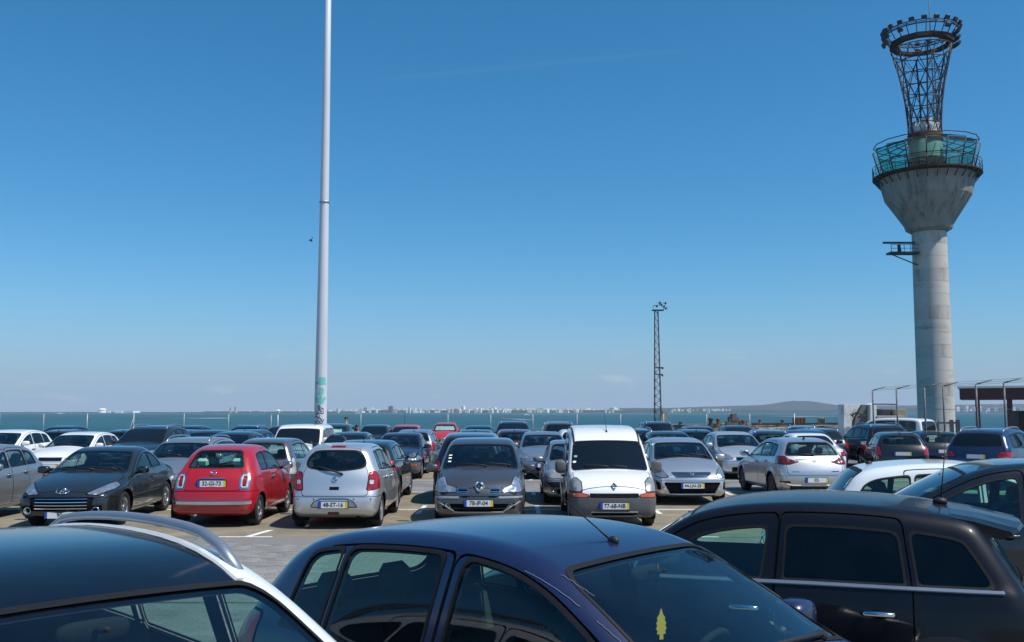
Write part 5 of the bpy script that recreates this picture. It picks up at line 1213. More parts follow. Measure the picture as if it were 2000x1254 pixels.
# ------------------------------------------------------------------ lighting mast (white post)
PY = 44.0; xb = at(624.5, 895, PY).x; m = MB(); pole = empty('lamp_post', (xb, PY, 0)); tag(pole, 'tall white steel lamp post with teal and black graffiti on its lower part', 'lamp post')
rb = 25.5 / 2 * PY / FPX; zj = zat(393, PY); zt = 30.0
def rr(z): return rb * (1 - .50 * z / 22.5) if z < zj else (rb * (1 - .50 * zj / 22.5)) * .93 * (1 - .42 * (z - zj) / 14)
m.lathe([(rr(0), 0), (rr(4), 4), (rr(zj), zj - .02)], 24); m.build('lower_shaft', 'pole_white', pole)
m = MB(); m.lathe([(rr(zj + .1), zj - .25), (rr(zj + 5), zj + 5), (rr(zt), zt), (.001, zt)], 24); m.build('upper_shaft', 'pole_white', pole)
m = MB(); m.lathe([(rr(zj - .1) + .002, zj - .09), (rr(zj - .1) + .016, zj - .08), (rr(zj - .1) + .016, zj - .01), (rr(zj) - .03, zj + .0)], 24); m.build('joint_collar', 'steel_galv', pole)
m = MB(); m.lathe([(.48, 0), (.48, .05), (.30, .06)], 20)
for q in range(8): m.tube([(.40 * math.cos(q * .785), .40 * math.sin(q * .785), .05), (.40 * math.cos(q * .785), .40 * math.sin(q * .785), .14)], .02, 6)
m.build('base_plate', 'steel_galv', pole)
def patch(m, a0, a1, z0, z1, off=.004, mi=0, n=5):
    vs = []
    for i in range(n + 1):
        a = a0 + (a1 - a0) * i / n
        for z in (z0, z1): vs.append(((rr(z) + off) * math.cos(a), (rr(z) + off) * math.sin(a), z))
    m.add(vs, [(2 * i, 2 * i + 2, 2 * i + 3, 2 * i + 1) for i in range(n)], mi)
F0 = -math.pi / 2
tp = MB()
for (py0, py1, a0, a1) in ((737, 741, -.2, .9), (740, 752, -.15, 1.0), (746, 751, -1.1, .9), (757, 772, -.1, .25), (761, 764, -.1, .75), (768, 771, -.4, .6), (762, 768, .35, .6), (758, 760, .1, .6), (775, 782, -.9, 1.2), (780, 787, -.5, .7), (784, 789, .0, .5), (772, 778, .1, .35)):
    patch(tp, F0 + a0, F0 + a1, zat(py1, PY), zat(py0, PY), .004)
tp.build('teal_graffiti', 'teal_paint', pole)
gb = MB()
def scr(pts, w_=.014):
    gb.tube([((rr(zat(py, PY)) + .004) * math.cos(F0 + a), (rr(zat(py, PY)) + .004) * math.sin(F0 + a), zat(py, PY)) for a, py in pts], w_, 4)
random.seed(11)
for (a, py, s_) in ((-.1, 794, .2), (.1, 797, .28), (.35, 800, .3), (.05, 804, .3), (.5, 805, .22), (-.4, 806, .25), (-.25, 812, .3), (.55, 820, .2), (.0, 819, .28), (-.2, 824, .3), (.2, 826, .25), (.35, 824, .22), (-.6, 826, .2), (-.5, 815, .22)):
    q = random.random() * 6; dr = random.choice((-1, 1)); nn = random.choice((5, 6, 8))
    scr([(a + s_ * math.cos(q + dr * i * .75), py + s_ * 11 * math.sin(q + dr * i * .75)) for i in range(nn)])
for py in (833, 836.5, 840, 843): scr([(-.75, py + 1), (-.55, py - 1), (-.35, py + 1), (-.1, py - .5)], .010)
scr([(-.12, 790), (-.1, 795), (.05, 797.5), (.2, 795)], .018)
gb.build('black_graffiti', 'graffiti_black', pole)

# ------------------------------------------------------------------ control tower
TY = 90.0; tx = at(1830, 843, TY).x; tow = empty('control_tower', (tx, TY, 0)); tag(tow, 'tall abandoned concrete harbour control tower with green glass cabin and steel lattice crown', 'tower')
Z = lambda py: zat(py, TY); U = TY / FPX * math.cos(math.atan(tx / TY))
def ring_tube(m, r_, z, w_, n=28, mi=0, tilt=0): m.tube([(r_ * math.cos(2 * math.pi * k / n), r_ * math.sin(2 * math.pi * k / n), z) for k in range(n)], w_, 5, mi, closed=True)
r0, r1 = 37 * U, 35 * U; z1 = Z(455)
# shaft in lift rings, each slightly its own
nl = 16
for i in range(nl):
    za, zb = z1 * i / nl, z1 * (i + 1) / nl; ra, rb_ = r0 + (r1 - r0) * i / nl, r0 + (r1 - r0) * (i + 1) / nl
    m = MB(); m.lathe([(ra, za + .012), (rb_, zb - .012)], 64); m.lathe([(rb_ - .012, zb - .02), (rb_ - .012, zb + .02)], 48); m.build('shaft_ring', 'tower_concrete' if i % 3 else 'tower_band', tow)
m = MB(); zc0, zc1, zd = Z(440), Z(372), Z(344)
m.lathe([(r1 + .02, z1), (r1 + .05, z1), (47 * U, Z(449)), (50 * U, zc0), (88 * U, Z(387)), (93 * U, Z(368)), (96 * U, Z(350)), (97 * U, zd), (60 * U, zd), (.01, zd)], 48, sm=False); cone = m.build('concrete_bowl', 'bowl_concrete', tow)
m = MB()
for k in range(24):
    a = 2 * math.pi * k / 24; m.tube([((50 * U + .0) * math.cos(a), (50 * U + .0) * math.sin(a), zc0 + .05), ((88 * U - .005) * math.cos(a), (88 * U - .005) * math.sin(a), Z(387))], .025, 4)
m.build('bowl_rib', 'bowl_concrete', cone)
# gallery with railing
m = MB(); zg = zd - .15; m.lathe([(96 * U, zg - .1), (111 * U, zg), (111 * U, zg + .14), (96 * U, zg + .1)], 32, sm=False); gal = m.build('gallery_deck', 'rust_dark', tow)
m = MB(); m.tube([(95 * U, 0, zg - .75), (109 * U, 0, zg)], .05, 4); bme = m.mesh('gallery_bracket'); bme.materials.append(M['steel_dark'])
for k in range(32):
    o = bpy.data.objects.new('gallery_bracket', bme); C.objects.link(o); o.parent = tow; o.rotation_euler = (0, 0, 2 * math.pi * k / 32)
m = MB()
for k in range(32):
    a = 2 * math.pi * k / 32; c, s_ = math.cos(a), math.sin(a); m.tube([(110 * U * c, 110 * U * s_, zg + .1), (110 * U * c, 110 * U * s_, zg + 1.15)], .028, 4)
for dz in (.45, .8, 1.15): ring_tube(m, 110 * U, zg + dz, .025, 32)
m.build('gallery_railing', 'steel_dark', tow)
# glazed cabin, leaning outwards
NP = 16; zb, zt2 = zd + .12, Z(293); ra, rb_ = 91 * U, 106 * U
pan = MB(); A = math.pi / NP; wb_, wt_ = ra * math.tan(A), rb_ * math.tan(A)
for k in range(NP):
    a = 2 * math.pi * (k + .5) / NP
    m = MB(); m.add([(ra, -wb_ + .05, zb), (ra, wb_ - .05, zb), (rb_, wt_ - .05, zt2), (rb_, -wt_ + .05, zt2), (ra - .03, -wb_ + .05, zb), (ra - .03, wb_ - .05, zb), (rb_ - .03, wt_ - .05, zt2), (rb_ - .03, -wt_ + .05, zt2)], [(0, 1, 2, 3), (7, 6, 5, 4), (0, 4, 5, 1), (1, 5, 6, 2), (2, 6, 7, 3), (3, 7, 4, 0)])
    if k == 3: continue
    o = m.build('cabin_pane', 'tower_glass', tow); o.rotation_euler = (0, 0, a)
m = MB()
for k in range(NP):
    a = 2 * math.pi * k / NP; c, s_ = math.cos(a), math.sin(a); k1 = 1 / math.cos(A)
    m.tube([(ra * k1 * c, ra * k1 * s_, zb - .1), (rb_ * k1 * c, rb_ * k1 * s_, zt2 + .1)], .06, 5)
    m.tube([(rb_ * k1 * c, rb_ * k1 * s_, zt2 + .1), (40 * U * c, 40 * U * s_, zt2 + .9)], .05, 4)
for f in (.0, .5, 1.0): ring_tube(m, (ra + (rb_ - ra) * f) / math.cos(A) * .985, zb + (zt2 - zb) * f, .05, NP)
ring_tube(m, 80 * U, zt2 + .38, .06, NP); ring_tube(m, 106 * U, zt2 + .55, .05, NP); ring_tube(m, 60 * U, zt2 + .65, .05, NP)
m.build('cabin_frame', 'steel_dark', tow)
m = MB()
for k in range(NP):
    if k not in (12, 14): continue
    a0, a1 = 2 * math.pi * k / NP, 2 * math.pi * (k + 1) / NP
    m.add([(q * math.cos(a), q * math.sin(a), z) for a in (a0, a1) for q, z in ((48 * U, zt2 + .86), (97 * U, zt2 + .34))], [(0, 1, 3, 2)])
m.build('cabin_roof_sheet', 'rust', tow)
m = MB(); m.lathe([(34 * U, zd), (34 * U, Z(262)), (30 * U, Z(260)), (.01, Z(260))], 32); m.build('cabin_core', 'concrete', tow)
m = MB(); m.lathe([(28 * U, zd + .02), (36 * U, zd + .02), (36 * U, zd + 1.6)], 32); m.lathe([(36.3 * U, Z(278)), (36.3 * U, Z(264)), (35 * U, Z(263))], 32, mi=0); m.build('core_skirt', 'rust_dark', tow)
m = MB()
for k in range(7): 
    a = k * .9; m.box((22 * U * math.cos(a), 22 * U * math.sin(a), Z(254)), (.35, .35, .45 + .2 * (k % 3)))
m.build('roof_machinery', 'concrete_pale', tow)
# lattice crown
zl0, zl1 = Z(268), Z(98); lev = [0, .14, .28, .42, .56, .70, .85, 1.0]
def lr(f): return (34 + 29 * f ** 2) * U
NL = 12
leg = MB(); dia = MB(); hor = MB()
for k in range(NL):
    for d in (1, -1):
        pts = []
        for i, f in enumerate(lev):
            a = 2 * math.pi * (k + d * i * .5) / NL; pts.append((lr(f) * math.cos(a), lr(f) * math.sin(a), zl0 + (zl1 - zl0) * f))
        dia.tube(pts, .042, 4)
for k in range(6):
    a = 2 * math.pi * (k + .3) / 6; leg.tube([(lr(f) * math.cos(a), lr(f) * math.sin(a), zl0 + (zl1 - zl0) * f) for f in lev], .085, 5)
for i, f in enumerate(lev): ring_tube(hor, lr(f), zl0 + (zl1 - zl0) * f, .05, 24)
leg.build('lattice_leg', 'steel_dark', tow); dia.build('lattice_diagonal', 'steel_dark', tow); hor.build('lattice_hoop', 'steel_dark', tow)
m = MB()
for i in range(26):
    z = zl0 + (zl1 - zl0) * i / 26; m.tube([(16 * U, -12 * U, z), (22 * U, -12 * U, z)], .03, 4)
for x in (16, 22): m.tube([(x * U, -12 * U, zl0), (x * U, -12 * U, zl1)], .04, 4)
for k in range(13):
    z = zl0 + (zl1 - zl0) * (k + .5) / 13; m.tube([(19 * U + .45 * math.cos(a), -12 * U + .45 * math.sin(a), z) for a in [2 * math.pi * q / 10 for q in range(10)]], .022, 4, closed=True)
m.build('caged_ladder', 'steel_dark', tow)
zr = Z(90); m = MB(); m.lathe([(52 * U, zr), (66 * U, zr), (66 * U, zr + .42), (62 * U, zr + .45), (52 * U, zr + .25), (52 * U, zr)], 12, sm=False); m.build('crown_platform', 'rust_dark', tow)
m = MB(); zk = Z(62); ring_tube(m, 76 * U, zr + 1.1, .07, 24); ring_tube(m, 76 * U, zk, .05, 24); ring_tube(m, 76 * U, (zk + zr + 1.1) / 2, .035, 24)
for k in range(24):
    a = 2 * math.pi * k / 24; c, s_ = math.cos(a), math.sin(a); m.tube([(66 * U * c, 66 * U * s_, zr + .4), (76 * U * c, 76 * U * s_, zr + 1.1), (76 * U * c, 76 * U * s_, zk)], .045, 4)
m.build('crown_railing', 'steel_dark', tow)
fl = MB(); fl.box((0, 0, 0), (.12, .25, .20), bevel=.05); fl.tube([(-.1, 0, 0), (-.4, 0, -.1)], .05, 5); fme = fl.mesh('floodlight'); fme.materials.append(M['steel_dark'])
for k in range(20):
    a = 2 * math.pi * k / 20
    if 60 < math.degrees(a) < 130 and k % 2: continue
    for lv in range(1 if k % 4 else 2):
        o = bpy.data.objects.new('floodlight', fme); C.objects.link(o); o.parent = tow; o.location = (80 * U * math.cos(a), 80 * U * math.sin(a), zk + .1 - lv * .75); o.rotation_euler = (0, R(25), a)
for da in (-.5, 0, .5):
    for lv in range(3):
        for base in (0.05, math.pi):
            a = base + da * .25; o = bpy.data.objects.new('floodlight', fme); C.objects.link(o); o.parent = tow; o.location = (80 * U * math.cos(a), 80 * U * math.sin(a), zk - lv * .6); o.rotation_euler = (0, R(25), a)
m = MB(); m.tube([(0, -2, zr), (0, -2, zr + 6.5)], [.06, .03], 5); m.build('antenna_mast', 'steel_galv', tow)
# radar bracket on the shaft
m = MB(); zp = Z(497); xr = -r1; m.box((xr - 1.25, -.6, zp), (1.35, .55, .09)); 
for dx in (-2.5, -1.9, -1.3, -.7): m.tube([(xr + dx, -1.1, zp), (xr + dx, -1.1, zp + .75)], .03, 4)
m.tube([(xr - 2.55, -1.1, zp + .75), (xr + .1, -1.1, zp + .75)], .03, 4); m.tube([(xr - 2.55, -1.1, zp + .4), (xr + .1, -1.1, zp + .4)], .025, 4); m.tube([(xr - 2.4, -.6, zp - .05), (xr + .1, -.6, zp - 1.1)], .06, 4)
m.build('bracket_platform', 'steel_dark', tow)
m = MB(); m.tube([(xr - 1.55, -.6, zp), (xr - 1.55, -.6, zp + .85)], [.2, .1], 8); m.box((xr - 1.6, -.6, zp + 1.0), (1.45, .12, .08)); m.build('radar_scanner', 'steel_dark', tow)

# ------------------------------------------------------------------ floodlight lattice mast out on the jetty
LY = 130.0; lx = at(1285, 828, LY).x; mast = empty('lattice_mast', (lx, LY, 0)); tag(mast, 'slender rusty lattice mast with floodlights standing on the ruined jetty', 'mast')
zt_ = zat(606, LY); m = MB(); n = 30
def hw(z): return .46 - .24 * z / zt_
for sx_ in (-1, 1):
    for sy_ in (-1, 1): m.tube([(sx_ * hw(-2), sy_ * hw(-2), -2.6), (sx_ * hw(zt_), sy_ * hw(zt_), zt_)], .05, 4)
m.build('mast_leg', 'rust_dark', mast)
m = MB()
for i in range(n):
    za, zb_ = zt_ * i / n, zt_ * (i + 1) / n; a, b = hw(za), hw(zb_); s_ = 1 if i % 2 else -1
    for sg in (-1, 1): m.tube([(s_ * a, sg * a, za), (-s_ * b, sg * b, zb_)], .028, 4); m.tube([(sg * a, s_ * a, za), (sg * b, -s_ * b, zb_)], .028, 4)
    m.tube([(-a, -a, za), (a, -a, za)], .025, 4)
m.build('mast_bracing', 'steel_dark', mast)
m = MB(); m.box((.2, 0, zt_), (.75, .5, .06)); m.tube([(-.5, -.5, zt_ + .6), (.9, -.5, zt_ + .6)], .03, 4); m.tube([(-.5, -.5, zt_), (-.5, -.5, zt_ + .6)], .03, 4); m.tube([(.9, -.5, zt_), (.9, -.5, zt_ + .6)], .03, 4)
for py in (718, 731): m.box((.15, 0, zat(py, LY)), (.5, .35, .05))
m.build('mast_platform', 'steel_dark', mast)
for (dx, dz) in ((.7, .75), (1.05, .5), (1.25, .95), (.5, 1.0), (1.3, .25), (.1, .55)):
    o = bpy.data.objects.new('floodlight', fme); C.objects.link(o); o.parent = mast; o.location = (dx, 0, zt_ + dz); o.rotation_euler = (0, R(20), 0); o.scale = (.8, .8, .8)
for dx, py in ((.75, 719), (.7, 733)):
    o = bpy.data.objects.new('floodlight', fme); C.objects.link(o); o.parent = mast; o.location = (dx, 0, zat(py, LY)); o.scale = (.7, .7, .7)
# jetty remains
def rough_box(m, px0, px1, py_top, Y, depth, z0=SEA - 1, mi=0, jit=.18, n=8):
    top = []
    for i in range(n + 1):
        px = px0 + (px1 - px0) * i / n; p = at(px, py_top, Y); top.append((p.x, p.z + (random.random() - .5) * jit))
    vs = []
    for x, z in top: vs += [(x, Y, z0), (x, Y, z), (x, Y + depth, z - .05), (x, Y + depth, z0)]
    fs = []
    for i in range(n):
        for q in range(4): fs.append((i * 4 + q, i * 4 + (q + 1) % 4, i * 4 + 4 + (q + 1) % 4, i * 4 + 4 + q))
    fs += [(0, 1, 2, 3), tuple(n * 4 + q for q in (3, 2, 1, 0))]; m.add(vs, fs, mi, False)
jet = empty('ruined_jetty', (0, 0, 0)); tag(jet, 'long crumbling brown stone and brick jetty behind the parked cars', 'jetty')
for (a, b, t, Y, mt) in ((1262, 1395, 829, 128, 'stone_brown'), (1395, 1465, 828, 124, 'stone_tan'), (1465, 1560, 832, 122, 'stone_brown'), (1560, 1665, 833, 118, 'stone_brown'), (1480, 1570, 836, 112, 'stone_tan')):
    m = MB(); rough_box(m, a, b, t, Y, 5, jit=.35, n=14); m.build('jetty_wall', mt, jet)
m = MB(); rough_box(m, 1262, 1388, 827.5, 127.8, 3, z0=zat(830, 127.8), jit=.03); m.build('jetty_coping', 'concrete', jet)
m = MB(); rough_box(m, 1470, 1645, 826.0, 116, .5, z0=zat(830.5, 116), jit=.04); m.build('rusty_beam', 'rust_dark', jet)
m = MB()
for (a, b, t, t2, Y) in ((1425, 1443, 814, 830, 123), (1430, 1439, 809, 818, 122.9), (1420, 1452, 824, 832, 122.6), (1398, 1412, 826, 832, 122), (1446, 1460, 822, 831, 122.5)): rough_box(m, a, b, t, Y, 1.2, z0=zat(t2 + 4, Y), jit=.25, n=4)
m.build('rubble_heap', 'stone_brown', jet)
def bollard(px, top, wpx, mat, label, Y=121.0, base=831):
    p = at(px, top, Y); zb_ = zat(base, Y); w_ = wpx * Y / FPX / 2; h = p.z - zb_; m = MB(); m.lathe([(w_ * 1.1, 0), (w_ * .8, h * .15), (w_ * .75, h * .6), (w_ * 1.15, h * .75), (w_ * 1.1, h * .95), (.01, h)], 12); o = m.build('mooring_bollard', mat, None, (p.x, Y, zb_)); tag(o, label, 'bollard', 'old bollards on the jetty')
bollard(1269, 822, 5, 'steel_dark', 'dark bollard left of the lattice mast on the jetty', 127.9, 830)
bollard(1329, 824, 7, 'steel_dark', 'squat dark bollard right of the pale stone at the mast foot', 127.9, 830)
bollard(1388, 816, 9, 'rust_dark', 'tall dark bollard left of the red one on the jetty'); bollard(1402, 817, 7, 'rust', 'rusty red bollard between tall dark bollard and rubble heap'); bollard(1451, 820, 6, 'rust', 'small rusty bollard just right of the rubble heap')
bollard(1484, 819, 6, 'rust', 'rusty bollard standing on the rusty beam near the rubble', 115.5, 828); bollard(1528, 820, 7, 'steel_dark', 'dark bollard in the middle of the rusty beam', 115.5, 828)
m = MB(); p = at(1299, 830, 127)
m.prism([(0, 0), (3.0, 0), (2.7, .8), (2.2, 1.1), (2.3, 1.75), (1.2, 1.85), (.55, 1.0)], (at(1287, 830, 127).x, 126.5, zat(831, 127)), (.42, 0, 0), (0, 0, 1), (0, 1.2, 0)); tag(m.build('broken_stone_block', 'stone_tan'), 'pale broken stone block leaning by the lattice mast foot', 'stone')
def crate(px0, px1, t, b, Y, mat, label, name='rusty_tank'):
    m = MB(); p0, p1 = at(px0, t, Y), at(px1, t, Y); zb_ = zat(b, Y); m.box(((p0.x + p1.x) / 2, Y + .6, (p0.z + zb_) / 2), ((p1.x - p0.x) / 2, .6, (p0.z - zb_) / 2), bevel=.06)
    for q in range(3): m.box((p0.x + (p1.x - p0.x) * (q + .5) / 3, Y - .02, (p0.z + zb_) / 2), (.04, .03, (p0.z - zb_) / 2 * .9), mi=1)
    tag(m.build(name, [mat, 'rust_dark']), label, 'tank')
crate(1553, 1574, 815.5, 828, 114, 'rust', 'dark red rusty block on the jetty behind the white post'); crate(1602, 1612, 816, 828, 114, 'stone_tan', 'small pale tan block at the right of the rusty beam', 'stone_block')

# concrete slabs and boxes right of the jetty
def slab(pts, Y, d, mat, label, name='concrete_slab', cat='slab'):
    P = [at(px, py, Y) for px, py in pts]; m = MB(); m.prism([(p.x, p.z) for p in P], (0, Y, 0), (1, 0, 0), (0, 0, 1), (0, d, 0)); tag(m.build(name, mat), label, cat)
slab([(1648, 870), (1649, 790), (1682, 788.5), (1672, 806), (1664, 822), (1660, 870)], 63, 1.2, 'concrete_pale', 'pale graffiti-marked concrete slab at the left of the ruined block')
slab([(1664, 870), (1671, 815), (1684, 791), (1700, 790), (1700, 870)], 63.6, 1.5, 'concrete_dark', 'dark grey concrete slab leaning between two pale slabs')  # darker concrete than the slabs on either side
slab([(1700, 870), (1700, 790), (1712, 788), (1713, 870)], 63.1, 1.2, 'concrete_pale', 'narrow pale concrete slab beside the fence corner')
m = MB(); m.tube([at(1664, 812, 62.7), at(1672, 806, 62.7), at(1684, 810, 62.7), at(1676, 815, 62.7), at(1690, 812, 62.7)], .05, 5); m.tube([at(1670, 818, 62.7), at(1660, 809, 62.7), at(1668, 808, 62.7)], .04, 5); tag(m.build('twisted_rebar', 'rust_dark'), 'twisted rusty rebar sticking out of the concrete slabs', 'rebar')
def boxthing(px0, px1, t, b, Y, d, mat, label, name, cat):
    p0, p1 = at(px0, t, Y), at(px1, t, Y); zb_ = max(0, zat(b, Y)); m = MB(); m.box(((p0.x + p1.x) / 2, Y + d / 2, (p0.z + zb_) / 2), ((p1.x - p0.x) / 2, d / 2, (p0.z - zb_) / 2), bevel=.03); tag(m.build(name, mat), label, cat)
boxthing(1723, 1749, 799, 890, 64, 2, 'steel_dark', 'dark grey box left of the mossy yellow block', 'equipment_box', 'box')
boxthing(1749, 1770, 799, 890, 63.5, 1.4, 'stone_tan', 'mossy yellow stone block behind the white minibus', 'stone_block', 'stone')
boxthing(1712, 1765, 812, 890, 63.0, .8, 'concrete', 'low grey concrete wall under the mossy yellow block', 'low_wall', 'wall')

# ------------------------------------------------------------------ fences
FY = 66.0
fen = empty('chain_link_fence', (0, FY, 0)); tag(fen, 'thin chain link fence with steel posts along the quay edge', 'fence')
fposts = [-85, 0, 86, 171, 262, 360, 447, 530, 618, 705, 791, 875, 958, 1042, 1127, 1212, 1296, 1380, 1464, 1551, 1640]
for px in fposts:
    x = xat(px, FY); m = MB(); dark = px in (791, 1640); lean = {1042: -.05, 958: .02, 262: -.01}.get(px, 0); top = {1551: 2.0, 1640: 2.25, 262: 2.02, 530: 1.9}.get(px, 2.0)
    m.tube([(x, 0, 0), (x + lean, 0, top)], .036 if px in (171, 262, 1551) else .024, 6); m.tube([(x + lean, 0, top), (x + lean, 0, top + .03)], .032, 6)
    m.build('fence_post', 'steel_dark' if dark else 'steel_galv', fen)
def frail(pa, pb, za, zb_): m = MB(); m.tube([(xat(pa, FY), 0, za), (xat(pb, FY), 0, zb_)], .020, 5); m.build('fence_rail', 'steel_galv', fen)
frail(262, 447, 1.66, 1.68); frail(958, 1042, 1.69, 1.55); frail(1464, 1640, 1.8, 1.8); frail(1551, 1640, 1.2, 1.2)
m = MB(); m.tube([(xat(262, FY) - .55, 0, 0), (xat(262, FY), 0, 1.75)], .03, 5); m.build('fence_brace', 'steel_galv', fen)
m = MB(); xa, xb_ = xat(-85, FY), xat(1640, FY); hh = 1.95; stp = .11; q = int((xb_ - xa) / stp); vs = []; fs = []; t_ = .0016
for d in (1, -1):
    for i in range(q):
        x0 = xa + i * stp; x1 = x0 + d * hh * .8
        if not xa < x1 < xb_: continue
        b0 = len(vs); vs += [(x0 - t_, 0, .02), (x0 + t_, -.002, .02), (x1 - t_, 0, hh), (x1 + t_, -.002, hh)]; fs.append((b0, b0 + 1, b0 + 3, b0 + 2))
m.add(vs, fs); tag(m.build('wire_mesh', 'steel_galv', fen), kind='stuff')
m = MB()
for zz in (.06, 1.0, 1.95): m.tube([(xa, 0, zz), (xb_, 0, zz)], .003, 4)
m.build('fence_wire', 'steel_galv', fen)
# quay lantern and tall fence with angled barbed-wire arms
ln = empty('quay_lamp', (xat(543, 63), 63, 0)); tag(ln, 'short post lamp with white globe by the quay fence', 'lamp'); m = MB(); m.tube([(0, 0, 0), (0, 0, 2.0)], .045, 8); m.build('lamp_stem', 'steel_galv', ln); m = MB(); m.ellipsoid((0, 0, 2.12), (.13, .13, .11), 12, 8); m.lathe([(.001, 2.26), (.15, 2.22), (.16, 2.18)], 12); m.build('lamp_globe', 'sticker', ln)
TX = 15.9
tf = empty('security_fence', (0, 0, 0)); tag(tf, 'tall fence with angled barbed wire arms running towards the red canopy', 'fence')
tposts = [(TX, 43.0), (TX - .05, 40.2), (TX, 37.6), (TX + .02, 36.0), (TX, 33.4), (TX + .05, 31.6), (TX + .05, 28.5), (TX, 25.5)]
tops = []
for x, y in tposts:
    m = MB(); m.tube([(x, y, 0), (x, y, 3.05)], .034, 8); m.tube([(x, y, 3.05), (x + .52, y - .05, 3.2)], .022, 6); m.build('fence_post', 'steel_post', tf); tops.append((x, y))
for dz, dx in ((3.2, .52), (3.12, .3), (3.05, .08), (2.2, 0), (1.4, 0), (.7, 0)):
    m = MB(); m.tube([(x + dx, y, dz) for x, y in tops], .007, 4); m.build('fence_wire', 'steel_galv', tf)
m = MB(); m.tube([(TX, 43, 2.45), (TX - .05, 40.2, 2.42)], .026, 6); m.build('fence_rail', 'steel_post', tf)
m = MB(); vs = []; fs = []
for d in (1, -1):
    for i in range(160):
        y0 = 25.5 + i * .11; y1 = y0 + d * 2.2 * .8
        if not 25.5 < y1 < 43: continue
        b0 = len(vs); vs += [(TX, y0 - t_, .02), (TX + .002, y0 + t_, .02), (TX, y1 - t_, 2.2), (TX + .002, y1 + t_, 2.2)]; fs.append((b0, b0 + 1, b0 + 3, b0 + 2))
m.add(vs, fs); tag(m.build('wire_mesh', 'steel_galv', tf), kind='stuff')
# concrete plinth posts round the tower foot
gl = empty('guard_railing', (0, 0, 0)); tag(gl, 'low post and rail barrier at the foot of the concrete tower', 'railing')
for px in (1800, 1829, 1858, 1870): m = MB(); p = at(px, 820, 62); m.box((p.x, 62, p.z / 2), (.10, .10, p.z / 2)); m.build('barrier_post', 'concrete', gl)
m = MB(); m.tube([at(1800, 826, 62), at(1870, 826, 62)], .05, 6); m.build('barrier_rail', 'steel_galv', gl)
# canopy at the right edge
KY = 58.0; can = empty('canopy', (at(1874, 770, KY).x, KY, 0), R(-26)); tag(can, 'dark red flat canopy on steel posts at the right edge', 'canopy')
za, zb_ = zat(780, KY), zat(758.5, KY); x0 = 0; m = MB(); m.box((x0 + 8, 2.5, (za + zb_) / 2), (8, 2.5, (zb_ - za) / 2)); m.build('fascia', 'canopy_red', can)
m = MB(); m.box((x0 + 7.96, 2.5, zb_ + .06), (8.06, 2.58, .06)); m.build('roof_edge', 'canopy_edge', can)
for px, mt in ((1902, 'canopy_red'), (1955, 'canopy_red'), (2040, 'canopy_red')):
    for yy in (.3, 4.7): m = MB(); m.box(((px - 1874) * .033, yy, za / 2), (.11, .11, za / 2)); m.build('canopy_post', mt, can)
boxthing(1971, 1977, 800, 880, 60, .3, 'steel_dark', 'dark square post under the canopy at the right edge', 'gate_post', 'post'); boxthing(1990, 2010, 802, 880, 61, 1, 'steel_dark', 'dark cabinet under the canopy at the right edge', 'equipment_cabinet', 'cabinet')
# bird
m = MB(); p = at(607.5, 469.5, 40); m.ellipsoid((0, 0, 0), (.05, .16, .045), 8, 6); m.add([(0, .06, .02), (0, -.05, .02), (.10, -.1, .09), (.05, -.03, .10), (.02, -.12, .17)], [(0, 1, 2, 3), (3, 2, 4)]); m.add([(0, .06, .02), (0, -.05, .02), (-.08, -.1, -.02), (-.05, -.03, .0), (-.07, -.14, -.08)], [(0, 1, 2, 3), (3, 2, 4)]); m.add([(-.02, -.13, 0), (.02, -.13, 0), (.04, -.23, 0), (-.04, -.23, 0)], [(0, 1, 2, 3)]); m.ellipsoid((0, .17, .02), (.028, .04, .028), 6, 4)
tag(m.build('bird', 'plastic_black', None, p), 'small dark bird flying left of the lamp post', 'bird')

# ------------------------------------------------------------------ parked cars
protos = {}
def recolor(o, old, new):
    if o.type == 'MESH':
        for s_ in o.material_slots:
            if s_.material and s_.material.name == old: s_.link = 'OBJECT'; s_.material = M[new]
    for ch in o.children: recolor(ch, old, new)
def car(tp, lod, X, Y, face, label, col=None, drz=0, scale=1.0, group='cars parked in the harbour car park', cat='car', over=None):
    """X across, Y depth of the car's near end; face: 'cam' or 'away' or a heading in degrees with Y the centre"""
    key = (tp, lod, str(over))
    sp = SP[tp]
    if key not in protos:
        c = Car(dict(sp, **over) if over else sp, lod); protos[key] = c.root; o = c.root; c.root['p'] = sp['paint']; fresh = True
    else: o = copy_tree(protos[key]); fresh = False
    L = sp['L'] * scale
    if face == 'cam': o.location = (X, Y + L / 2, 0); o.rotation_euler = (0, 0, R(-90 + drz))
    elif face == 'away': o.location = (X, Y + L / 2, 0); o.rotation_euler = (0, 0, R(90 + drz))
    else: o.location = (X, Y, 0); o.rotation_euler = (0, 0, R(face))
    o.scale = (scale,) * 3
    if fresh: base[key] = dict(tree=None)
    pend.append((o, sp['paint'], col))
    tag(o, label, cat, group); return o
base = {}; pend = []
def x_orange(c): c.plate(True, .45, yellow='plate_orange'); c.shade('sunshade')
# --- near cars
car('cross', 0, -1.512, 3.278, -44.7, 'white crossover with black glass roof and grey roof rails in the left foreground', scale=1.063)
NEAR = car('clio_near', 0, .448, 4.763, -40.3, 'faded navy supermini with thin roof antenna in the centre foreground', scale=1.093)
car('mini', 0, 1.657, 7.401, 158.3, 'dusty black hatch with roof spoiler and chrome door handle at right foreground', scale=1.007)
car('hatch', 0, 5.85, 12.0, -12, 'pale white hatch with tapered rear side window behind the black hatch', scale=1.05, over=dict(paint='paint_palewhite', H=1.56, wins=[(1.32, 1.85, 2.25, 2.26), (2.34, 2.34, 3.0, 2.95), (3.05, 3.0, 3.62, 3.35)]))
car('suv', 0, 4.75, 10.0, 163, 'black SUV half hidden behind the dusty black hatch at right', over=dict(paint='paint_black', archtrim=0, extra=x_gen(wipers=False)))
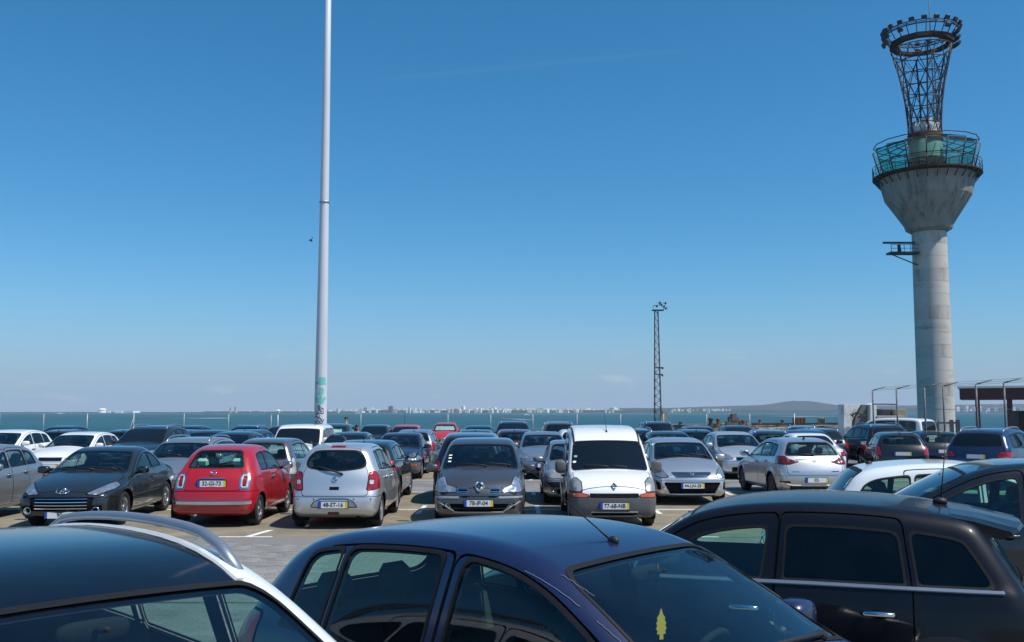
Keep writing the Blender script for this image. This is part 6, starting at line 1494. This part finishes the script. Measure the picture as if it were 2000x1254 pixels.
# --- row A
car('retro', 1, -5.52, 18.0, 'away', 'red retro city car with chrome bumper strip, seen from behind')
car('micra', 1, -3.22, 17.75, 'away', 'silver supermini with curved rear window, right of the red retro car')
car('modus', 1, -.60, 17.75, 'cam', 'dark grey tall hatch facing the camera with plate 78-IP-04')
car('van', 1, 1.85, 17.75, 'cam', 'white light van facing the camera with grey bumper and black mirrors', cat='van')
car('coupe', 1, -8.22, 17.65, 'cam', 'dark charcoal coupe with long bright headlights, left of the red retro car', drz=3)
car('hatch', 1, -10.95, 17.6, 'cam', 'silver grey hatch cut off by the left edge of the photo', 'paint_silvergrey', drz=1)
# --- row B
car('corsa', 1, 4.08, 22.2, 'cam', 'silver supermini with wide chrome-lipped grille, right of the white van')
car('auris', 1, 7.15, 23.3, 'away', 'silver hatchback with dark red tail lights, seen from the rear', drz=2)
car('clio', 1, 1.52, 22.2, 'cam', 'silver grey old supermini half hidden behind the white van')
car('hatch', 1, -3.42, 22.0, 'away', 'dark green-blue hatch tucked behind the silver supermini', 'paint_darkgreen')
car('city', 1, -5.72, 22.2, 'away', 'grey city car with upright tail lights behind the red retro car')
car('estate', 1, -8.05, 22.3, 'cam', 'silver grey estate with bright roof rails behind the charcoal coupe', 'paint_silvergrey')
car('mpv', 1, -.98, 22.4, 'away', 'navy people carrier hidden behind the dark grey tall hatch')
# --- row C
car('suv', 2, -12.0, 30.3, 'cam', 'charcoal SUV facing the camera behind the charcoal coupe', over=dict(H=1.6))
car('hatch', 1, -14.25, 30.2, 'cam', 'white hatch facing the camera left of the charcoal SUV', 'paint_white')
car('hatch', 1, -17.0, 30.8, 'cam', 'white car cut by the left edge behind the silver grey hatch', 'paint_white', scale=1.04)
car('hatch', 1, -9.3, 30.6, 'cam', 'black hatch facing the camera above the red retro car', 'paint_black')
car('bus', 2, -7.05, 30.6, 'cam', 'boxy white four-wheel-drive with white roof left of the lamp post', over=dict(L=4.1, H=1.70, wb=2.5, W=1.72, prof=[(.2, .3), (.04, .36), (0, .5), (0, .7), (.05, .9), (.4, 1.02), (.95, 1.08), (1.25, 1.3), (1.5, 1.52), (1.75, 1.66), (2.2, 1.70), (3.2, 1.70), (3.85, 1.66), (4.02, 1.4), (4.08, 1.0), (4.1, .6), (4.05, .36), (3.9, .3)], wins=[(1.25, 1.65, 2.0, 2.0), (2.1, 2.1, 2.8, 2.8), (2.9, 2.9, 3.7, 3.6)], ws=(1.12, 1.56, .08, 1.0), gate=(3.8, .5, .1)))
car('hatch', 2, -5.35, 29.9, 'cam', 'black hatch with sloping windscreen at the foot of the lamp post', 'paint_black')
car('boxy', 1, -3.68, 30.5, 'cam', 'old navy saloon with square headlights facing the camera')
car('hatch', 1, 1.02, 30.6, 'cam', 'steel blue hatch facing the camera between dark tall hatch and white van', 'paint_steelblue')
car('hatch', 1, 7.35, 30.5, 'cam', 'pale silver hatch facing the camera behind the silver hatchback', 'paint_lightsilver')
car('hatch', 1, 5.35, 31.4, 'cam', 'charcoal hatch left of the pale silver one, above the silver supermini', 'paint_charcoal')
car('saloon', 2, 9.8, 30.9, 'away', 'white saloon seen from behind, right of the silver hatchback', over=dict(paint='paint_white'))
car('hatch', 1, 12.95, 31.2, 'away', 'black hatch with red tail lights, seen from behind in front of the black SUV roof', 'paint_black', drz=-14)
car('hatch', 1, 14.9, 33.2, 'away', 'black hatch behind the blue SUV and right of the black hatch below the concrete tower', 'paint_black', drz=-6)
car('suv', 2, 14.1, 28.4, 48, 'dark blue SUV with roof rails at the right edge', 'paint_darkblue')
car('hatch', 1, 10.9, 33.9, 'cam', 'dark blue hatch roof behind the white saloon', 'paint_darkblue')
car('hatch', 1, -11.0, 33.4, 'cam', 'dark navy car roof between the charcoal SUV and silver estate', 'paint_navy')
car('hatch', 1, 3.05, 31.2, 'away', 'dark red hatch roof peeping above the silver supermini', 'paint_darkred')
# --- row D
car('hatch', 1, -3.62, 35.5, 'away', 'steel blue hatch seen from behind beyond the old navy saloon', 'paint_steelblue')
car('suv', 1, -7.0, 35.6, 'cam', 'dark SUV with white sunshade right of the lamp post', over=dict(extra=x_gen(shade='sticker')))
car('hatch', 1, -1.35, 35.4, 'away', 'black hatch roof directly behind the dark grey tall hatch', 'paint_black')
car('hatch', 1, .1, 36.0, 'away', 'dark red hatch with roof brake light left of the steel blue one', 'paint_darkred')
car('hatch', 1, 2.45, 36.2, 'away', 'white hatch roof between steel blue hatch and white van', 'paint_white')
car('hatch', 1, -16.7, 35.4, 'away', 'dark hatch roof behind the two white cars at left', 'paint_charcoal')
car('hatch', 1, -14.4, 35.6, 'away', 'navy hatch roof right behind the white hatch', 'paint_navy')
car('hatch', 1, -12.2, 35.2, 'away', 'dark green roof behind the capped person at left', 'paint_darkgreen')
car('hatch', 1, -9.9, 35.6, 'away', 'dark blue hatch roof above the silver estate rails', 'paint_darkblue')
car('estate', 1, 4.7, 36.0, 'away', 'black estate roof right of the white van', 'paint_black')
car('hatch', 1, 6.9, 36.0, 'away', 'navy hatch roof above the charcoal hatch', 'paint_navy')
car('estate', 1, 9.4, 36.2, 80, 'dark blue estate roof in front of the rusty jetty beam', 'paint_darkblue')
car('estate', 2, 12.0, 37.0, 'away', 'dark estate roof in front of the white minibus', 'paint_navy')
car('suv', 2, 14.0, 36.0, 'away', 'black SUV roof behind a black hatch, below the security fence', 'paint_black')
# --- row E
car('hatch', 2, -21.2, 44.0, 'cam', 'dark car far off beside the left white car', 'paint_navy')
car('hatch', 2, -15.4, 44.6, 'cam', 'black roof far off behind the charcoal SUV', 'paint_black')
car('estate', 2, -12.5, 44.0, 'cam', 'dark estate far off right of the capped person', 'paint_charcoal')
car('hatch', 2, -11.0, 45.0, 'cam', 'dark blue car far off left of the boxy white four-wheel-drive', 'paint_darkblue')
car('city', 2, -6.5, 44.8, 'cam', 'black city car far off right of the lamp post', 'paint_black')
car('hatch', 2, -5.35, 47.5, 'cam', 'red hatch far off behind the black city car', 'paint_redfar')
car('city', 1, -3.78, 54.0, 'cam', 'bright red compact with yellow plate and silver sunshade in its windscreen', over=dict(H=1.46, paint='paint_redfar', extra=x_orange))
car('hatch', 2, -1.6, 44.6, 'cam', 'navy hatch far off right of the bright red compact', 'paint_navy')
car('suv', 2, .05, 45.0, 'cam', 'black SUV far off behind the tall dark hatch', 'paint_black')
car('suv', 2, 2.2, 45.0, 'away', 'grey SUV far off left of the white van', 'paint_grey')
car('hatch', 2, 3.4, 45.4, 'cam', 'dark car far off touching the white van outline', 'paint_darkgreen')
car('suv', 2, 7.0, 46.2, 'away', 'dark SUV far off right of the white van roof', 'paint_darkblue')
car('hatch', 2, 8.9, 44.6, 'cam', 'grey hatch far off by the brick jetty', 'paint_grey')
car('hatch', 2, 10.9, 45.2, 'cam', 'dark hatch far off below the rubble heap', 'paint_navy')
car('estate', 2, 13.6, 46.0, 75, 'blue estate far off below the rusty jetty beam', 'paint_darkblue')
car('bus', 2, 20.1, 52.2, 128, 'white minibus parked in front of the concrete slabs', cat='minibus')
for o, old, col in pend:
    if col and col != old: recolor(o, old, col)
def find_car(lab): return next(o for o, _, _ in pend if lab in o['label'])

# hanging ornament in the near windscreen: silhouette of a little tree tied to the mirror
x0, z0 = .28, 1.20
m = MB(); out = [(-.013, -.095), (.013, -.095), (.013, -.065), (.030, -.065), (.026, -.045), (.036, -.035), (.028, -.018), (.034, -.002), (.024, .012), (.028, .026), (.014, .045), (0, .085), (-.014, .045), (-.028, .026), (-.024, .012), (-.034, -.002), (-.028, -.018), (-.036, -.035), (-.026, -.045), (-.030, -.065), (-.013, -.065)]
out = [(a * .72, b * .72) for a, b in out]
m.prism(out, (x0, 0, 1.06), (.42, .90, 0), (0, 0, 1), (.004, -.002, 0)); m.tube([(x0, 0, 1.115), (x0 - .004, .0, 1.20), (x0 - .012, 0, 1.30)], .0035, 5, 1)
m.build('hanging_ornament', ['air_freshener', 'plastic_black'], NEAR)

# ------------------------------------------------------------------ people
mk('skin', (.42, .24, .17), rough=.6); mk('shirt_red', (.72, .16, .15), rough=.85); mk('cloth_dark', (.025, .027, .035), rough=.9); mk('cloth_pattern', (.35, .28, .27), rough=.9, var=.9, vscale=16); mk('trousers', (.05, .06, .09), rough=.9); mk('hair_dark', (.02, .015, .012), rough=.7); mk('cap_dark', (.012, .012, .02), rough=.8)
def skinned(name, verts, edges, mat, parent, sub=2):
    me = bpy.data.meshes.new(name); me.from_pydata([v[0] for v in verts], edges, []); o = link(name, me, mat, parent)
    o.modifiers.new('skin', 'SKIN')
    if not me.skin_vertices: return o
    for i, v in enumerate(verts): me.skin_vertices[0].data[i].radius = v[1]; me.skin_vertices[0].data[i].use_root = (i == 0)
    sm_ = o.modifiers.new('sub', 'SUBSURF'); sm_.levels = sm_.render_levels = sub
    bpy.context.view_layer.update(); ev = o.evaluated_get(bpy.context.evaluated_depsgraph_get()); m2 = bpy.data.meshes.new_from_object(ev)
    o.modifiers.clear(); o.data = m2; m2.materials.clear(); m2.materials.append(M[mat]); m2.polygons.foreach_set('use_smooth', [True] * len(m2.polygons)); return o
def person(loc, rz, shirt, label, head='hair', h=1.72, lean=0.0, hold=0.0):
    p = empty('person', loc, R(rz)); tag(p, label, 'person'); k = h / 1.75
    def P(x, y, z): return (x * k + lean * max(0, z - .9) * k, y * k, z * k)
    V = [(P(0, 0, .95), (.125, .15)), (P(0, 0, 1.15), (.11, .15)), (P(0, 0, 1.38), (.115, .17)), (P(.0, 0, 1.50), (.055, .06)), (P(.015, 0, 1.58), (.075, .068)), (P(.02, 0, 1.67), (.098, .078)), (P(.0, 0, 1.74), (.06, .05)),
         (P(0, .10, .88), (.095, .095)), (P(.03, .11, .49), (.062, .062)), (P(-.02, .12, .10), (.04, .04)), (P(.12, .13, .03), (.035, .045)),
         (P(0, -.10, .88), (.095, .095)), (P(-.01, -.11, .49), (.062, .062)), (P(-.07, -.12, .10), (.04, .04)), (P(.07, -.13, .03), (.035, .045)),
         (P(-.01, .19, 1.41), (.055, .055)), (P(-.03 + hold * .1, .25, 1.12), (.042, .042)), (P(.06 + hold * .2, .24, .88 + hold * .2), (.03, .03)), (P(.10 + hold * .22, .235, .80 + hold * .2), (.035, .02)),
         (P(-.01, -.19, 1.41), (.055, .055)), (P(-.03, -.25, 1.12), (.042, .042)), (P(.06, -.24, .88), (.03, .03)), (P(.10, -.235, .80), (.035, .02))]
    E = [(0, 1), (1, 2), (2, 3), (3, 4), (4, 5), (5, 6), (0, 7), (7, 8), (8, 9), (9, 10), (0, 11), (11, 12), (12, 13), (13, 14), (2, 15), (15, 16), (16, 17), (17, 18), (2, 19), (19, 20), (20, 21), (21, 22)]
    skinned('body', V, E, 'skin', p)
    f = lambda i, s_: (V[i][0], (V[i][1][0] * s_ + .012, V[i][1][1] * s_ + .012))
    skinned('shirt', [f(0, 1.06), f(1, 1.06), f(2, 1.05), f(15, 1.08), (tuple(np.array(V[15][0]) * .45 + np.array(V[16][0]) * .55), (.058, .058)), f(19, 1.08), (tuple(np.array(V[19][0]) * .45 + np.array(V[20][0]) * .55), (.058, .058))], [(0, 1), (1, 2), (2, 3), (3, 4), (2, 5), (5, 6)], shirt, p)
    skinned('trousers', [f(0, 1.03), f(7, 1.08), f(8, 1.15), f(9, 1.2), f(11, 1.08), f(12, 1.15), f(13, 1.2)], [(0, 1), (1, 2), (2, 3), (0, 4), (4, 5), (5, 6)], 'trousers', p)
    c = Vector(P(.02, 0, 1.685)); m = MB(); m.ellipsoid(c + Vector((.10 * k, 0, -.015)), (.018, .014, .022), 6, 5)
    for s_ in (1, -1): m.ellipsoid(c + Vector((0, s_ * .078 * k, -.01)), (.02, .01, .03), 6, 5)
    m.build('face_features', 'skin', p)
    m = MB()
    for s_ in (1, -1): m.ellipsoid(c + Vector((.092 * k, s_ * .03, .01)), (.008, .014, .008), 6, 4)
    m.ellipsoid(c + Vector((.09 * k, 0, -.06)), (.008, .025, .006), 6, 4); m.build('eyes_and_mouth', 'hair_dark', p)
    m = MB(); m.ellipsoid(c + Vector((-.012, 0, .035)), (.108 * k, .088 * k, .085 * k), 14, 9)
    if head == 'cap': m.prism([(math.cos(a) * .11, math.sin(a) * .08) for a in np.linspace(-1.5, 1.5, 9)], c + Vector((.06, 0, .045)), (1, 0, -.15), (0, 1, 0), (0, 0, .012))
    m.build('cap' if head == 'cap' else 'hair', 'cap_dark' if head == 'cap' else 'hair_dark', p)
    return p
def pplace(px, topy, Y, h): p = at(px, topy, Y); return (p.x, Y, 0)
person(pplace(675, 815, 56, 1.75), 200, 'shirt_red', 'person in a red shirt standing right of the lamp post by the water', h=1.78, lean=-.06)
person(pplace(697, 833, 39.5, 1.6), -60, 'cloth_pattern', 'dark-haired person in patterned top beside the far black city car', h=1.55)
person(pplace(356, 843, 35.0, 1.5), -70, 'cloth_dark', 'person in a dark cap half hidden behind the silver estate', 'cap', h=1.47)

# ------------------------------------------------------------------ air over the bay
m = MB(); m.box((0, 3470, 31.0), (9000, 3520, 37.0)); hz = m.mesh('haze'); hm = bpy.data.materials.new('haze_air'); hm.use_nodes = True; t = hm.node_tree; t.nodes.clear()
o_ = t.nodes.new('ShaderNodeOutputMaterial'); pvn = t.nodes.new('ShaderNodeVolumePrincipled'); pvn.inputs['Color'].default_value = (.74, .88, 1, 1); pvn.inputs['Density'].default_value = HAZE; pvn.inputs['Anisotropy'].default_value = .0
t.links.new(pvn.outputs[0], o_.inputs['Volume']); hz.materials.append(hm)
if HAZE > 0:
    ho = bpy.data.objects.new('haze', hz); C.objects.link(ho); tag(ho, kind='stuff')
